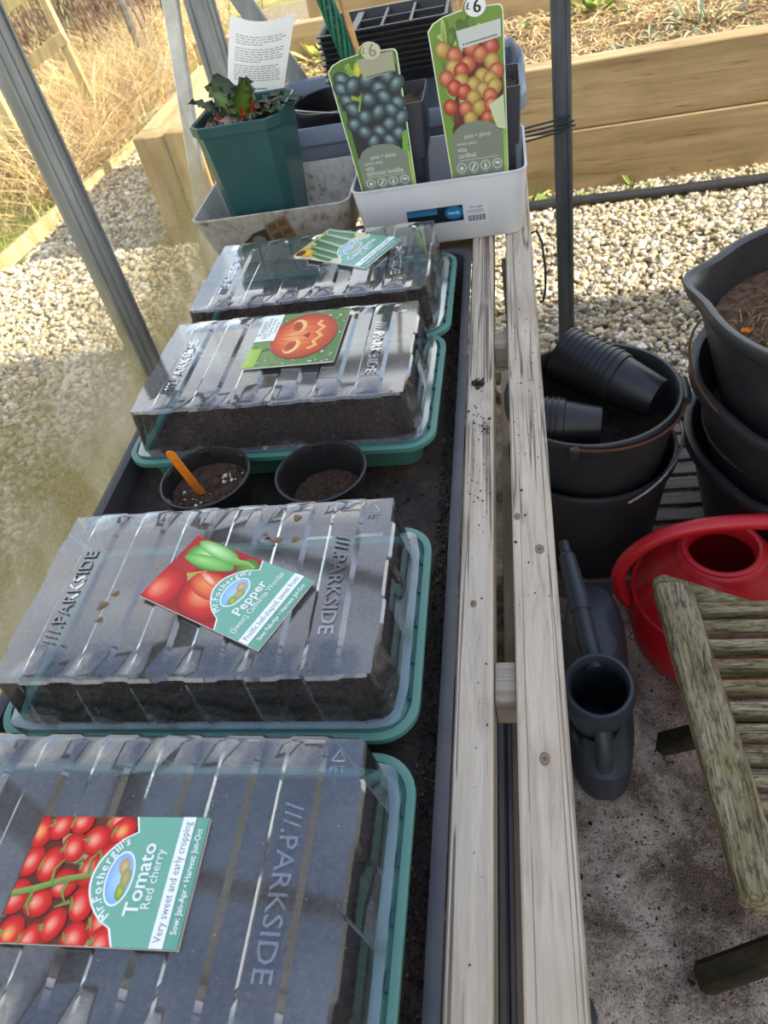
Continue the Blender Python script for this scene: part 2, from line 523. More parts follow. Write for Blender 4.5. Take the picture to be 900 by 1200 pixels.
def raw_mesh(name, v, faces, cols, mat, parent=None, smooth=True, angle=38, org=None):
    me = bpy.data.meshes.new(name)
    if isinstance(faces, np.ndarray):
        k = faces.shape[1]
        me.vertices.add(len(v))
        me.vertices.foreach_set('co', np.ascontiguousarray(v, dtype=np.float32).ravel())
        me.loops.add(faces.size)
        me.loops.foreach_set('vertex_index', np.ascontiguousarray(faces, dtype=np.int32).ravel())
        me.polygons.add(len(faces))
        me.polygons.foreach_set('loop_start', np.arange(0, faces.size, k, dtype=np.int32))
        me.update(calc_edges=True)
    else:
        me.from_pydata([tuple(p) for p in v], [], faces)
    if cols is not None and len(cols):
        at = me.color_attributes.new('Col', 'FLOAT_COLOR', 'POINT')
        c4 = np.ones((len(v), 4), dtype=np.float32)
        c4[:, :3] = cols
        at.data.foreach_set('color', c4.ravel())
    if smooth:
        me.polygons.foreach_set('use_smooth', np.ones(len(me.polygons), dtype=bool))
        if angle:
            me.set_sharp_from_angle(angle=math.radians(angle))
    me.materials.append(mat)
    me.update()
    o = bpy.data.objects.new(name, me)
    COL.objects.link(o)
    if parent is not None:
        o.parent = parent
    ORG[o.name] = org if org is not None else Vector((0, 0, 0))
    return o

def tag(o, label, cat, group=None, kind=None):
    if label: o['label'] = label
    if cat: o['category'] = cat
    if group: o['group'] = group
    if kind: o['kind'] = kind
    return o
def thing(name, loc, label, cat, group=None, rz=0):
    o = bpy.data.objects.new(name, None)
    o.empty_display_size = 0.05
    COL.objects.link(o)
    o.location = loc
    o.rotation_euler = (0, 0, rz)
    ORG[o.name] = Vector(loc)
    return tag(o, label, cat, group)
def structure(o):
    o['kind'] = 'structure'
    return o
def stuff(o):
    o['kind'] = 'stuff'
    return o
def dup(root, loc, label, rz=0, group=None):
    r = root.copy()
    COL.objects.link(r)
    r.location = loc
    r.rotation_euler = (0, 0, rz)
    r['label'] = label
    if group: r['group'] = group
    ORG[r.name] = ORG[root.name]
    for ch in list(root.children):
        c = ch.copy(); COL.objects.link(c); c.parent = r
        ORG[c.name] = ORG[ch.name]
        for g in list(ch.children):
            d = g.copy(); COL.objects.link(d); d.parent = c
            ORG[d.name] = ORG[g.name]
    return r

ORD = ['first', 'second', 'third', 'fourth', 'fifth', 'sixth', 'seventh', 'eighth', 'ninth', 'tenth']
_txt = {}
def text_geo(s, size=1.0, res=2):
    key = (s, res)
    if key not in _txt:
        cu = bpy.data.curves.new('t', 'FONT')
        cu.body = s
        cu.size = 1
        cu.align_x = 'CENTER'
        cu.align_y = 'CENTER'
        cu.resolution_u = res
        ob = bpy.data.objects.new('t', cu)
        COL.objects.link(ob)
        dg = bpy.context.evaluated_depsgraph_get()
        me = bpy.data.meshes.new_from_object(ob.evaluated_get(dg))
        _txt[key] = ([tuple(v.co) for v in me.vertices], [tuple(p.vertices) for p in me.polygons])
        bpy.data.objects.remove(ob)
        bpy.data.curves.remove(cu)
        bpy.data.meshes.remove(me)
    v, f = _txt[key]
    return [(x * size, y * size, z * size) for x, y, z in v], f
def text_solid(s, size, depth, squash=1.0, res=2):
    v, f = text_geo(s, size, res)
    v = [(x * squash, y, 0) for x, y, z in v]
    n = len(v)
    vs = v + [(x, y, depth) for x, y, z in v]
    fs = [tuple(i + n for i in p) for p in f] + [p[::-1] for p in f]
    ed = {}
    for p in f:
        for a, b in zip(p, p[1:] + p[:1]):
            ed[(a, b)] = 1
    for (a, b) in ed:
        if (b, a) not in ed:
            fs.append((a, b, b + n, a + n))
    return vs, fs

class Art:
    """flat print: every shape a thin layer of coloured mesh on a card, coordinates (u, v) in metres"""
    def __init__(s, place, step=0.000012):
        s.mb, s.place, s.step, s.k = MB(), place, step, 1
        s.clip = None
    def z(s):
        s.k += 1
        return s.k * s.step
    def put(s, pts, fs, cols):
        z = s.z()
        if s.clip:
            u0, u1, v0, v1 = s.clip
            pts = [(min(max(p[0], u0), u1), min(max(p[1], v0), v1)) for p in pts]
        s.mb.add([s.place(p[0], p[1], z) for p in pts], fs, cols)
    def poly(s, pts, col):
        s.put(pts, [tuple(range(len(pts)))], [lin(col)] * len(pts))
    def rect(s, u0, u1, v0, v1, col, col2=None):
        a, b = lin(col), lin(col2 or col)
        s.put([(u0, v0), (u1, v0), (u1, v1), (u0, v1)], [(0, 1, 2, 3)], [a, a, b, b])
    def ell(s, cu, cv, ru, rv, rot, cin, cout, hl=(0, 0), n=22, mid=None):
        ca, sa = math.cos(rot), math.sin(rot)
        a, b = lin(cin), lin(cout)
        m = lin(mid) if mid else tuple((x + y) / 2 for x, y in zip(a, b))
        pts, cols = [(cu + hl[0] * ru, cv + hl[1] * rv)], [a]
        for fr, cc in ((0.55, m), (1.0, b)):
            for k in range(n):
                t = 2 * PI * k / n
                x, y = ru * math.cos(t) * fr, rv * math.sin(t) * fr
                w = (1 - fr)
                pts.append((cu + hl[0] * ru * w + x * ca - y * sa, cv + hl[1] * rv * w + x * sa + y * ca))
                cols.append(cc)
        fs = [(0, 1 + k, 1 + (k + 1) % n) for k in range(n)]
        fs += [(1 + k, 1 + n + k, 1 + n + (k + 1) % n, 1 + (k + 1) % n) for k in range(n)]
        s.put(pts, fs, cols)
    def line(s, pts, w, col, col2=None):
        vs, cols = [], []
        a, b = lin(col), lin(col2 or col)
        m = len(pts)
        for i, p in enumerate(pts):
            q0, q1 = pts[max(i - 1, 0)], pts[min(i + 1, m - 1)]
            d = Vector((q1[0] - q0[0], q1[1] - q0[1])).normalized()
            ww = w[i] if hasattr(w, '__len__') else w
            vs += [(p[0] - d.y * ww / 2, p[1] + d.x * ww / 2), (p[0] + d.y * ww / 2, p[1] - d.x * ww / 2)]
            cols += [a, b]
        s.put(vs, [(2 * i, 2 * i + 1, 2 * i + 3, 2 * i + 2) for i in range(m - 1)], cols)
    def text(s, st, size, u, v, rot, col, squash=1.0, bold=0.0, fit=None):
        vv, ff = text_geo(st, size)
        if fit:
            wd = max(p[0] for p in vv) - min(p[0] for p in vv)
            squash = min(squash, fit / wd)
        ca, sa = math.cos(rot), math.sin(rot)
        offs = [(0, 0)] if not bold else [(-bold, 0), (bold, 0), (0, bold), (0, -bold)]
        for ou, ov in offs:
            pts = [(u + (x * squash + ou) * ca - (y + ov) * sa, v + (x * squash + ou) * sa + (y + ov) * ca) for x, y, zz in vv]
            s.put(pts, ff, [lin(col)] * len(pts))
    def build(s, name, parent, mat=None):
        o = s.mb.build(name, mat or MT['print'], parent, smooth=False)
        return o

# ------------------------------------------------------------------ greenhouse shell and ground
XW, YG = -1.0, 2.5
o = MB().box(XW, 2.2, -1.6, 2.15, -0.08, 0).build('floor', MT['concrete'], smooth=False)
structure(o)
gr = MB()
def gfn(u, v):
    x, y = -14 + 24 * u, -4 + 30 * v
    return (x, y, -0.05 + 0.02 * math.sin(x * 2.1) * math.cos(y * 1.7))
gr.grid(gfn, 40, 50)
structure(gr.build('garden_ground', MT['ground']))
g = MB()
g.box(-0.99, 4.0, 2.15, 2.46, -0.06, -0.012)
g.box(-2.9, 4.0, 2.46, 3.80, -0.06, -0.012)
g.box(-2.9, -1.03, -1.6, 2.46, -0.06, -0.012)
g.box(-2.75, -1.80, 3.80, 5.3, -0.06, -0.012)
g.box(-2.70, -1.25, 5.3, 9.5, -0.06, -0.012)
structure(g.build('gravel_bedding', MT['grit'], smooth=False))

def bar_obj(name, p0, p1, w, h, mat, up=(0, 0, 1), ribs=True):
    m = MB().bar(p0, p1, w, h, up, 0.004)
    if ribs:
        p0, p1 = Vector(p0), Vector(p1)
        y = (p1 - p0).normalized()
        x = y.cross(Vector(up))
        if x.length < 1e-5: x = y.cross(Vector((1, 0, 0)))
        x.normalize()
        zz = x.cross(y)
        for sgn in (-0.32, 0.32):
            for side in (-1, 1):
                off = x * (w * sgn) + zz * (side * h * 0.5)
                m.bar(p0 + off, p1 + off, w * 0.13, h * 0.22, up, 0.001)
        for side in (-1, 1):
            off = x * (w * 0.5 * side)
            m.bar(p0 + off, p1 + off, w * 0.10, h * 0.3, up, 0.001)
    return structure(m.build(name, mat))
# left wall glazing bar, gable pole, corner post, white corner strip, brace
bar_obj('trim_1', (XW, 1.665, 0.0), (XW, 1.665, 1.75), 0.058, 0.05, MT['alu'], (1, 0, 0))
bar_obj('trim_2', (0.137, YG, 0.0), (0.137, YG, 2.05), 0.050, 0.04, MT['aludark'], (0, 1, 0))
bar_obj('trim_3', (-0.857, YG, 0.0), (-0.857, YG, 1.75), 0.078, 0.05, MT['alu'], (0, 1, 0))
bar_obj('trim_4', (-1.195, YG + 0.02, 0.0), (-0.86, YG - 0.02, 1.62), 0.045, 0.03, MT['whitebar'], (0, 1, 0), False)
bar_obj('trim_5', (-0.40, YG - 0.03, 0.55), (-0.86, YG - 0.03, 1.50), 0.055, 0.016, MT['alu'], (0, 1, 0), False)
bar_obj('trim_6', (XW, -1.6, 0.03), (XW, YG, 0.03), 0.05, 0.06, MT['alu'])
bar_obj('trim_7', (XW, YG, 1.75), (2.1, YG, 1.75), 0.05, 0.05, MT['alu'])
bar_obj('trim_8', (XW, -1.6, 1.75), (XW, YG, 1.75), 0.06, 0.05, MT['alu'])
# roof: ridge along the house, glazing bars seen mirrored in the lids
XR, ZR = 0.55, 2.55
bar_obj('trim_9', (XR, -1.6, ZR), (XR, YG, ZR), 0.06, 0.06, MT['alu'])
n_t = 10
for y in (-0.4, 0.6, 1.6, YG):
    bar_obj('trim_%d' % n_t, (XW, y, 1.75), (XR, y, ZR), 0.045, 0.04, MT['alu'], ribs=False); n_t += 1
    bar_obj('trim_%d' % n_t, (2.1, y, 1.75), (XR, y, ZR), 0.045, 0.04, MT['alu'], ribs=False); n_t += 1
bar_obj('trim_%d' % n_t, (XW, 0.55, 0.0), (XW, 0.55, 1.75), 0.058, 0.05, MT['alu'], (1, 0, 0))
# panes
def pane(name, pts, mat, th=0.004):
    a, b, c = [Vector(p) for p in pts[:3]]
    n = (b - a).cross(c - a).normalized() * th
    m = MB().add([Vector(p) for p in pts], [(0, 1, 2, 3)])
    return structure(m.build(name, mat, smooth=False))
pane('window_1', [(XW, 1.69, 0.05), (XW, YG - 0.02, 0.05), (XW, YG - 0.02, 1.73), (XW, 1.69, 1.73)], MT['dirtyglass'])
pane('window_2', [(XW, 0.58, 0.05), (XW, 1.64, 0.05), (XW, 1.64, 1.73), (XW, 0.58, 1.73)], MT['dirtyglass'])
pane('window_3', [(XW, -0.5, 0.05), (XW, 0.52, 0.05), (XW, 0.52, 1.73), (XW, -0.5, 1.73)], MT['dirtyglass'])
pane('window_4', [(-0.82, YG, 0.05), (0.11, YG, 0.05), (0.11, YG, 2.0), (-0.82, YG, 1.75)], MT['glass'])
pane('window_5', [(0.16, YG, 0.05), (1.3, YG, 0.05), (1.3, YG, 2.1), (0.16, YG, 2.1)], MT['glass'])

# the house whose wall throws the shade over the greenhouse
hs = thing('house', (4.2, -2.4, -0.06), 'pale rendered house wall standing to the right of the greenhouse', 'house')
MB().box(2.75, 9.5, -9.5, 2.50, -0.06, 4.3).build('wall', MT['render'], hs, smooth=False)
MB().box(2.68, 9.6, -9.6, 2.52, 4.3, 4.42).build('roof', MT['slate'], hs, smooth=False)

# ------------------------------------------------------------------ gravel
def ico():
    bm = bmesh.new()
    bmesh.ops.create_icosphere(bm, subdivisions=1, radius=1.0)
    v = np.array([x.co[:] for x in bm.verts])
    f = np.array([[q.index for q in p.verts] for p in bm.faces])
    bm.free()
    return v, f
IV, IF = ico()
PAL = np.array([lin(c) for c in [(236, 224, 198), (222, 206, 172), (208, 188, 152), (242, 238, 226), (188, 172, 142), (170, 156, 134), (216, 202, 178), (152, 144, 132), (228, 212, 180), (200, 180, 140)]])
def stones(name, regions, size, dens, pal=PAL, flat=0.62):
    P = []
    for (x0, x1, y0, y1) in regions:
        n = int((x1 - x0) * (y1 - y0) * dens)
        P.append(np.stack([rng.uniform(x0, x1, n), rng.uniform(y0, y1, n), rng.uniform(-0.014, 0.008, n)], 1))
    P = np.concatenate(P)
    n = len(P)
    k = len(IV)
    jit = IV[None] * (1 + rng.normal(0, 0.16, (n, k, 1)))
    sc = size * rng.lognormal(0, 0.28, (n, 1, 1)) * np.stack([rng.uniform(0.75, 1.25, n), rng.uniform(0.55, 0.95, n), np.full(n, flat)], 1)[:, None, :]
    q = jit * sc
    a = rng.uniform(0, 2 * PI, n)
    b = rng.normal(0, 0.35, n)
    cb, sb = np.cos(b)[:, None], np.sin(b)[:, None]
    y, z = q[:, :, 1] * cb - q[:, :, 2] * sb, q[:, :, 1] * sb + q[:, :, 2] * cb
    ca, sa = np.cos(a)[:, None], np.sin(a)[:, None]
    x2, y2 = q[:, :, 0] * ca - y * sa, q[:, :, 0] * sa + y * ca
    v = np.stack([x2, y2, z], 2) + P[:, None, :]
    f = (IF[None] + (np.arange(n) * k)[:, None, None]).reshape(-1, 3)
    c = pal[rng.integers(0, len(pal), n)] * rng.uniform(0.75, 1.1, (n, 1))
    c = np.repeat(c, k, 0)
    return raw_mesh(name, v.reshape(-1, 3), f, c, MT['stone'], None, True, 30)
o = stones('gravel', [(-0.25, 1.6, 2.16, 3.80)], 0.0112, 6200)
tag(o, 'cream and tan gravel between the greenhouse end and the raised bed', 'gravel', kind='stuff')
o = stones('gravel', [(-2.85, -0.75, 2.535, 3.80), (-2.75, -1.83, 3.80, 5.3), (-2.85, -1.05, 0.8, 2.535), (-2.7, -1.25, 5.3, 8.5)], 0.0125, 4200)
tag(o, 'pale gravel path outside the left greenhouse glass', 'gravel', kind='stuff')

# ------------------------------------------------------------------ raised bed of sleepers
bed = thing('raised_bed', (0.7, 3.83, 0), 'timber raised bed of two stacked sleepers mulched with straw behind the greenhouse', 'raised bed')
for x0, x1 in ((-1.50, 3.0),):
    for (z0, z1, dy) in ((-0.02, 0.278, 0.0), (0.281, 0.555, 0.006)):
        MB().cbox(x0 + 0.002, x1 - 0.002, 3.78 + dy, 3.885 + dy, z0, z1, 0.006).build('board', MT['sleeper'], bed)
MB().cbox(-1.83, -1.668, 3.78, 3.90, -0.02, 0.545, 0.006).build('corner_board', MT['sleeper_y'], bed)
MB().cbox(-1.662, -1.502, 3.774, 3.90, -0.02, 0.55, 0.006).build('corner_board', MT['sleeper_y'], bed)
for k, (x0, x1) in enumerate(((-1.83, -1.668), (-1.662, -1.502))):
    MB().cbox(x0, x1, 3.902, 4.98, 0.44, 0.545 + 0.003 * k, 0.006).build('cap_board', MT['sleeper_cap'], bed)
for z0, z1 in ((-0.02, 0.215), (0.22, 0.438)):
    MB().cbox(-1.83, -1.73, 3.905, 4.98, z0, z1, 0.006).build('side_board', MT['sleeper_cap'], bed)
for x0, x1 in ((-1.83, 0.40), (0.405, 3.0)):
    for z0, z1 in ((-0.02, 0.32), (0.325, 0.655)):
        MB().cbox(x0, x1, 4.985, 5.085, z0, z1, 0.006).build('back_board', MT['sleeper'], bed)
sg = MB().grid(lambda u, v: (-1.5 + 4.5 * u, 3.90 + 1.08 * v, 0.47 + 0.02 * math.sin(31 * u) * math.cos(9 * v)), 60, 16)
sg.build('bed_soil', MT['soilbrown'], bed)
bed2 = thing('raised_bed', (0.9, 5.9, 0), 'taller brown timber bed wall standing behind the straw mulched bed', 'raised bed')
for x0, x1 in ((-1.2, 0.6), (0.605, 3.2)):
    for z0, z1 in ((-0.03, 0.36), (0.365, 0.76)):
        MB().cbox(x0, x1, 5.85, 5.95, z0, z1, 0.006).build('board', MT['sleeper'], bed2)
MB().cbox(-1.3, -1.205, 5.84, 5.96, -0.03, 0.78, 0.006).build('corner_post', MT['sleeper_y'], bed2)
sg = MB().grid(lambda u, v: (-1.2 + 4.4 * u, 5.95 + 1.4 * v, 0.66 + 0.02 * math.sin(31 * u) * math.cos(9 * v)), 40, 12)
sg.build('bed_soil', MT['soilbrown'], bed2)

def strands(name, P, length, width, lift, cols, mat, tilt=0.25, bend=0.3):
    """thin three-segment blades, one mesh"""
    n = len(P)
    a = rng.uniform(0, 2 * PI, n)
    ln = length * rng.uniform(0.5, 1.3, n)
    up = lift * rng.uniform(0.4, 1.4, n)
    d = np.stack([np.cos(a), np.sin(a), np.zeros(n)], 1)
    s_ = np.stack([-np.sin(a), np.cos(a), rng.normal(0, 0.4, n)], 1) * (width / 2)
    rows = []
    for k, tt in enumerate((0, 0.4, 0.75, 1.0)):
        c = P + d * (ln * tilt * (tt ** (1 + bend)))[:, None]
        c[:, 2] += up * (tt if tilt < 0.9 else math.sin(tt * PI) * 0.6)
        w = (1 - 0.8 * tt)
        rows += [c - s_ * w, c + s_ * w]
    v = np.stack(rows, 1).reshape(-1, 3)
    base = np.array([[0, 1, 3, 2], [2, 3, 5, 4], [4, 5, 7, 6]])
    f = (base[None] + (np.arange(n) * 8)[:, None, None]).reshape(-1, 4)
    c = np.array([lin(x) for x in cols])[rng.integers(0, len(cols), n)] * rng.uniform(0.7, 1.15, (n, 1))
    return raw_mesh(name, v, f, np.repeat(c, 8, 0), mat, None, False)
STRAW = [(232, 208, 160), (218, 188, 134), (242, 222, 180), (200, 168, 116), (170, 138, 94)]
n = 9000
P = np.stack([rng.uniform(-1.48, 2.6, n), rng.uniform(3.90, 4.97, n), rng.uniform(0.475, 0.515, n)], 1)
o = strands('straw_mulch', P, 0.09, 0.007, 0.02, STRAW, MT['straw'], 1.0, 0.0)
o.parent = bed
o.location = -Vector(bed.location)
o['kind'] = 'stuff'

def leaf_plant(name, loc, label, n, size, cols, spread, up=0.6, wide=0.4, stem=None):
    r = thing(name, loc, label, 'plant')
    mb = MB()
    for k in range(n):
        a = 2 * PI * k / n + random.uniform(-0.4, 0.4)
        el = random.uniform(0.15, 1.2) * up
        ln = size * random.uniform(0.6, 1.2)
        b0 = Vector(loc) + Vector((math.cos(a), math.sin(a), 0)) * spread * random.uniform(0, 1) + Vector((0, 0, 0.004))
        d = Vector((math.cos(a) * math.cos(el), math.sin(a) * math.cos(el), math.sin(el)))
        sd = Vector((-math.sin(a), math.cos(a), 0))
        pts = []
        for tt, w in ((0, 0.12), (0.3, 0.8), (0.6, 1.0), (0.85, 0.6), (1.0, 0.05)):
            c = b0 + d * ln * tt + Vector((0, 0, -0.25 * ln * tt * tt))
            pts += [c - sd * ln * wide * w * 0.5, c + Vector((0, 0, -0.08 * ln * w)), c + sd * ln * wide * w * 0.5]
        fs = []
        for i in range(4):
            fs += [(3 * i, 3 * i + 1, 3 * i + 4, 3 * i + 3), (3 * i + 1, 3 * i + 2, 3 * i + 5, 3 * i + 4)]
        c0 = np.array(lin(random.choice(cols)))
        mb.add(pts, fs, [tuple(c0 * random.uniform(0.75, 1.1)) for _ in pts])
    mb.build('foliage', MT['leaf'], r)
    if stem:
        MB().tube([Vector(loc), Vector(loc) + Vector((0.005, 0, stem))], 0.004, 6).build('stem', MT['cane'], r)
    return r
GRN = [(120, 138, 66), (150, 160, 84), (92, 116, 56)]
SIL = [(150, 156, 122), (168, 170, 138), (128, 138, 100)]
leaf_plant('weed', (0.52, 3.72, 0.0), 'small leafy weed in gravel right of the pole at bed foot', 9, 0.10, GRN, 0.03, 0.8, 0.22)
leaf_plant('weed', (0.31, 3.70, 0.0), 'little green weed in gravel just right of the dark pole', 9, 0.06, GRN, 0.03, 0.9, 0.5)
leaf_plant('weed', (0.03, 3.70, 0.0), 'grassy green weed between white box and dark pole at bed foot', 14, 0.12, [(170, 178, 84), (140, 158, 70)], 0.05, 1.0, 0.14)
leaf_plant('weed', (0.13, 3.68, 0.0), 'broad leaved weed in gravel just left of the dark pole', 7, 0.07, GRN, 0.02, 0.9, 0.55)
leaf_plant('herb_clump', (0.62, 4.06, 0.49), 'silvery low herb clump in the straw right of the pole', 46, 0.10, SIL, 0.16, 0.8, 0.2)
leaf_plant('herb_clump', (0.90, 4.28, 0.49), 'taller grey green herb in the straw near the right edge', 40, 0.12, SIL, 0.15, 0.9, 0.2, 0.2)
leaf_plant('green_plant', (0.45, 4.84, 0.49), 'bright green leafy plant at the back of the straw bed', 26, 0.12, [(150, 176, 72), (118, 150, 56)], 0.14, 0.8, 0.4)
leaf_plant('green_plant', (0.07, 4.72, 0.49), 'small pale seedling in straw left of the dark pole', 8, 0.07, GRN, 0.02, 0.8, 0.5)
leaf_plant('green_plant', (1.02, 4.06, 0.49), 'dark green rosette in the straw at the far right', 10, 0.07, [(96, 116, 66), (112, 132, 72)], 0.02, 0.6, 0.6)
leaf_plant('green_plant', (-1.0, 4.86, 0.49), 'yellow green bushy plant behind the aluminium brace', 60, 0.16, [(176, 180, 84), (150, 160, 70), (206, 200, 110)], 0.26, 1.0, 0.3)

m = MB().tube([(-0.2, 3.62, 0.02), (0.1, 3.625, 0.024), (0.6, 3.60, 0.022), (1.1, 3.59, 0.024), (1.9, 3.57, 0.02)], 0.024, 12)
o = m.build('edging_pipe', MT['bucket'])
tag(o, 'black plastic pipe lying on the gravel along the raised bed', 'pipe')

# ------------------------------------------------------------------ left garden: edging, grass, timber frame
ed = MB().bar((-2.95, 3.2, 0.015), (-2.60, 5.95, 0.015), 0.03, 0.09)
tag(ed.build('edging_board', MT['oldframe']), 'timber edging board between the gravel path and the dry grass', 'edging')
def grass_zone(n, fx, zmax=0.0):
    q = []
    while len(q) < n:
        x, y = random.uniform(-8, -2.4), random.uniform(2.0, 12.5)
        lim = -2.62 - (5.95 - y) * 0.127 if y < 6 else -2.62
        if x < lim and fx(x, y) > random.random():
            q.append((x, y, random.uniform(-0.05, zmax)))
    return np.array(q)
def dens(x, y):
    return 1.0 if x > -4.6 and y < 8 else 0.45
o = strands('lawn_grass', grass_zone(14000, dens), 0.16, 0.007, 0.10, [(166, 180, 80), (140, 164, 66), (196, 192, 112), (216, 204, 140), (156, 176, 84)], MT['straw'], 0.7)
tag(o, 'rough green and straw coloured grass beyond the edging board', 'grass', kind='stuff')
def tus(x, y):
    return math.exp(-((x + 3.15) / 0.45) ** 2 - ((y - 6.3) / 0.8) ** 2) + 0.5 * math.exp(-((x + 2.9) / 0.3) ** 2 - ((y - 5.0) / 0.6) ** 2) + 0.5 * math.exp(-((x + 3.6) / 0.8) ** 2 - ((y - 8.2) / 0.9) ** 2)
o = strands('dry_grass', grass_zone(7000, tus, 0.12), 0.55, 0.010, 0.26, STRAW[:4] + [(230, 200, 140)], MT['straw'], 0.85, 0.6)
tag(o, 'pale dry tussock grass beside the gravel path', 'grass', kind='stuff')

fr = thing('garden_frame', (-3.3, 6.0, 0), 'pale weathered timber frame standing in dry grass at upper left', 'frame')
MB().bar((-3.08, 6.0, 0.0), (-3.20, 6.0, 1.6), 0.06, 0.05, (0, 1, 0)).build('post', MT['oldframe'], fr)
MB().bar((-3.52, 6.0, 0.0), (-3.50, 6.0, 1.6), 0.06, 0.05, (0, 1, 0)).build('post', MT['oldframe'], fr)
MB().bar((-3.56, 5.965, 0.49), (-3.08, 5.965, 0.66), 0.08, 0.03, (0, 1, 0)).build('rail', MT['oldframe'], fr)
MB().bar((-3.56, 5.965, 0.86), (-3.10, 5.965, 0.98), 0.08, 0.03, (0, 1, 0)).build('rail', MT['oldframe'], fr)
MB().bar((-3.44, 5.42, 0.0), (-3.46, 5.42, 1.0), 0.06, 0.05, (0, 1, 0)).build('post', MT['oldframe'], fr)
for (x, y, dx, h, lab) in ((-3.18, 7.4, -0.1, 1.3, 'grey brown stake standing in grass right of the timber frame'),
                           (-3.0, 7.75, 0.02, 1.3, 'leaning brown stake nearest the white corner strip')):
    o = MB().tube([(x, y, -0.05), (x + dx, y + 0.1, h)], 0.035, 8).build('wooden_stake', MT['duck'])
    tag(o, lab, 'stake')
tw = MB()
for k in range(260):
    x, y = random.gauss(-4.2, 0.55), random.gauss(9.0, 0.6)
    h = random.uniform(0.7, 1.5)
    c = lin(random.choice([(120, 92, 78), (146, 116, 98), (98, 74, 64)]))
    tw.tube([(x, y, -0.05), (x + random.gauss(0, .12), y + random.gauss(0, .12), h * 0.5), (x + random.gauss(0, .3), y + random.gauss(0, .3), h)], [0.012, 0.009, 0.004], 4, c)
o = tw.build('bare_shrub', MT['stone'])
tag(o, 'leafless reddish brown twiggy shrub behind the timber frame', 'shrub')
def rock(loc, r, lab, col):
    v = IV * (1 + rng.normal(0, 0.12, (len(IV), 1))) * np.array(r)
    bm = bmesh.new()
    vs = [bm.verts.new(p) for p in v]
    for f in IF: bm.faces.new([vs[i] for i in f])
    bmesh.ops.subdivide_edges(bm, edges=bm.edges[:], cuts=1, smooth=0.6, use_grid_fill=True)
    vv = np.array([p.co[:] for p in bm.verts]) + np.array(loc)
    bm.verts.index_update()
    ff = [[p.index for p in f.verts] for f in bm.faces]
    bm.free()
    o = raw_mesh('rock', vv, ff, np.tile(np.array(lin(col)), (len(vv), 1)), MT['stone'])
    return tag(o, lab, 'rock')
rock((-3.84, 6.75, 0.03), (0.11, 0.09, 0.10), 'pale rounded rock in grass below the timber frame', (216, 210, 186))
rock((-4.15, 7.65, 0.04), (0.14, 0.1, 0.1), 'yellowish rock seen through the timber frame', (214, 196, 140))
rock((-2.92, 3.62, 0.02), (0.07, 0.10, 0.06), 'small tan stone at the left edge by the edging board', (214, 176, 104))
rock((-3.75, 5.5, 0.04), (0.14, 0.12, 0.10), 'white rock at the left picture edge beside dark log', (206, 206, 192))
o = MB().tube([(-3.7, 5.05, 0.06), (-3.5, 5.16, 0.08), (-3.28, 5.24, 0.06)], [0.09, 0.1, 0.085], 12).build('dark_log', MT['mossy_dark'])
tag(o, 'dark log lying in grass at the left picture edge', 'log')
leaf_plant('green_plant', (-3.35, 7.3, 0.05), 'green leafy plant in dry grass right of the timber frame', 26, 0.22, [(150, 164, 96), (120, 146, 80)], 0.14, 0.8, 0.5)

# ------------------------------------------------------------------ potting bench
ZT = 0.74
bn = thing('potting_bench', (-0.4, 1.0, 0), 'weathered timber bench frame holding the long black tray of propagators', 'bench')
MB().cbox(-0.122, -0.072, -0.6, 2.46, ZT - 0.07, ZT, 0.003).build('inner_rail', MT['rail'], bn)
MB().cbox(-0.042, 0.021, -0.6, 2.46, ZT - 0.045, ZT, 0.003).build('outer_rail', MT['rail'], bn)
MB().cbox(-0.80, -0.75, -0.6, 2.46, ZT - 0.11, ZT - 0.047, 0.003).build('back_rail', MT['lowrail'], bn)
for (kx, ky, kr) in ((-0.002, 0.800, 0.0075), (-0.034, 0.872, 0.006), (-0.010, 0.46, 0.007), (-0.100, 0.70, 0.005)):
    vs_, cs_ = [(kx, ky, ZT + 0.0009)], [lin((120, 104, 88))]
    for i_ in range(1, 5):
        for k_ in range(18):
            a_ = 2 * PI * k_ / 18
            vs_.append((kx + kr * 0.25 * i_ * math.cos(a_), ky + kr * 0.36 * i_ * math.sin(a_), ZT + 0.0009 - 0.0002 * i_))
            cs_.append(lin([(96, 80, 66), (150, 132, 112), (104, 88, 72), (176, 158, 138)][i_ - 1]))
    fs_ = [(0, 1 + k_, 1 + (k_ + 1) % 18) for k_ in range(18)]
    for i_ in range(3):
        fs_ += [(1 + i_ * 18 + k_, 19 + i_ * 18 + k_, 19 + i_ * 18 + (k_ + 1) % 18, 1 + i_ * 18 + (k_ + 1) % 18) for k_ in range(18)]
    MB().add(vs_, fs_, cs_).build('knot', MT['stone'], bn)
for y in (0.58, 1.411):
    MB().cbox(-0.0715, -0.0425, y - 0.03, y + 0.032, ZT - 0.075, ZT - 0.018, 0.002).build('spacer_block', MT['crossrail'], bn)
for y in (-0.45, 0.3, 1.1, 1.9, 2.06, 2.38):
    MB().cbox(-0.75, -0.122, y, y + 0.07, ZT - 0.085, ZT - 0.046, 0.003).build('cross_slat', MT['crossrail'], bn)
for x in (-0.775, -0.03):
    for y in (-0.4, 1.78 if x > -0.5 else 2.3):
        MB().cbox(x - 0.025, x + 0.025, y, y + 0.05, 0.0, ZT - (0.046 if x > -0.5 else 0.111), 0.003).build('leg', MT['lowrail'], bn)
MB().cbox(-0.098, -0.032, -0.6, 2.4, 0.05, 0.10, 0.003).build('lower_rail', MT['lowrail'], bn)
MB().cbox(-0.83, -0.78, -0.6, 2.4, 0.05, 0.10, 0.003).build('lower_rail', MT['lowrail'], bn)
for y in (0.2, 1.3, 2.2):
    MB().cbox(-0.78, -0.098, y, y + 0.06, 0.055, 0.0985, 0.003).build('lower_slat', MT['crossrail'], bn)
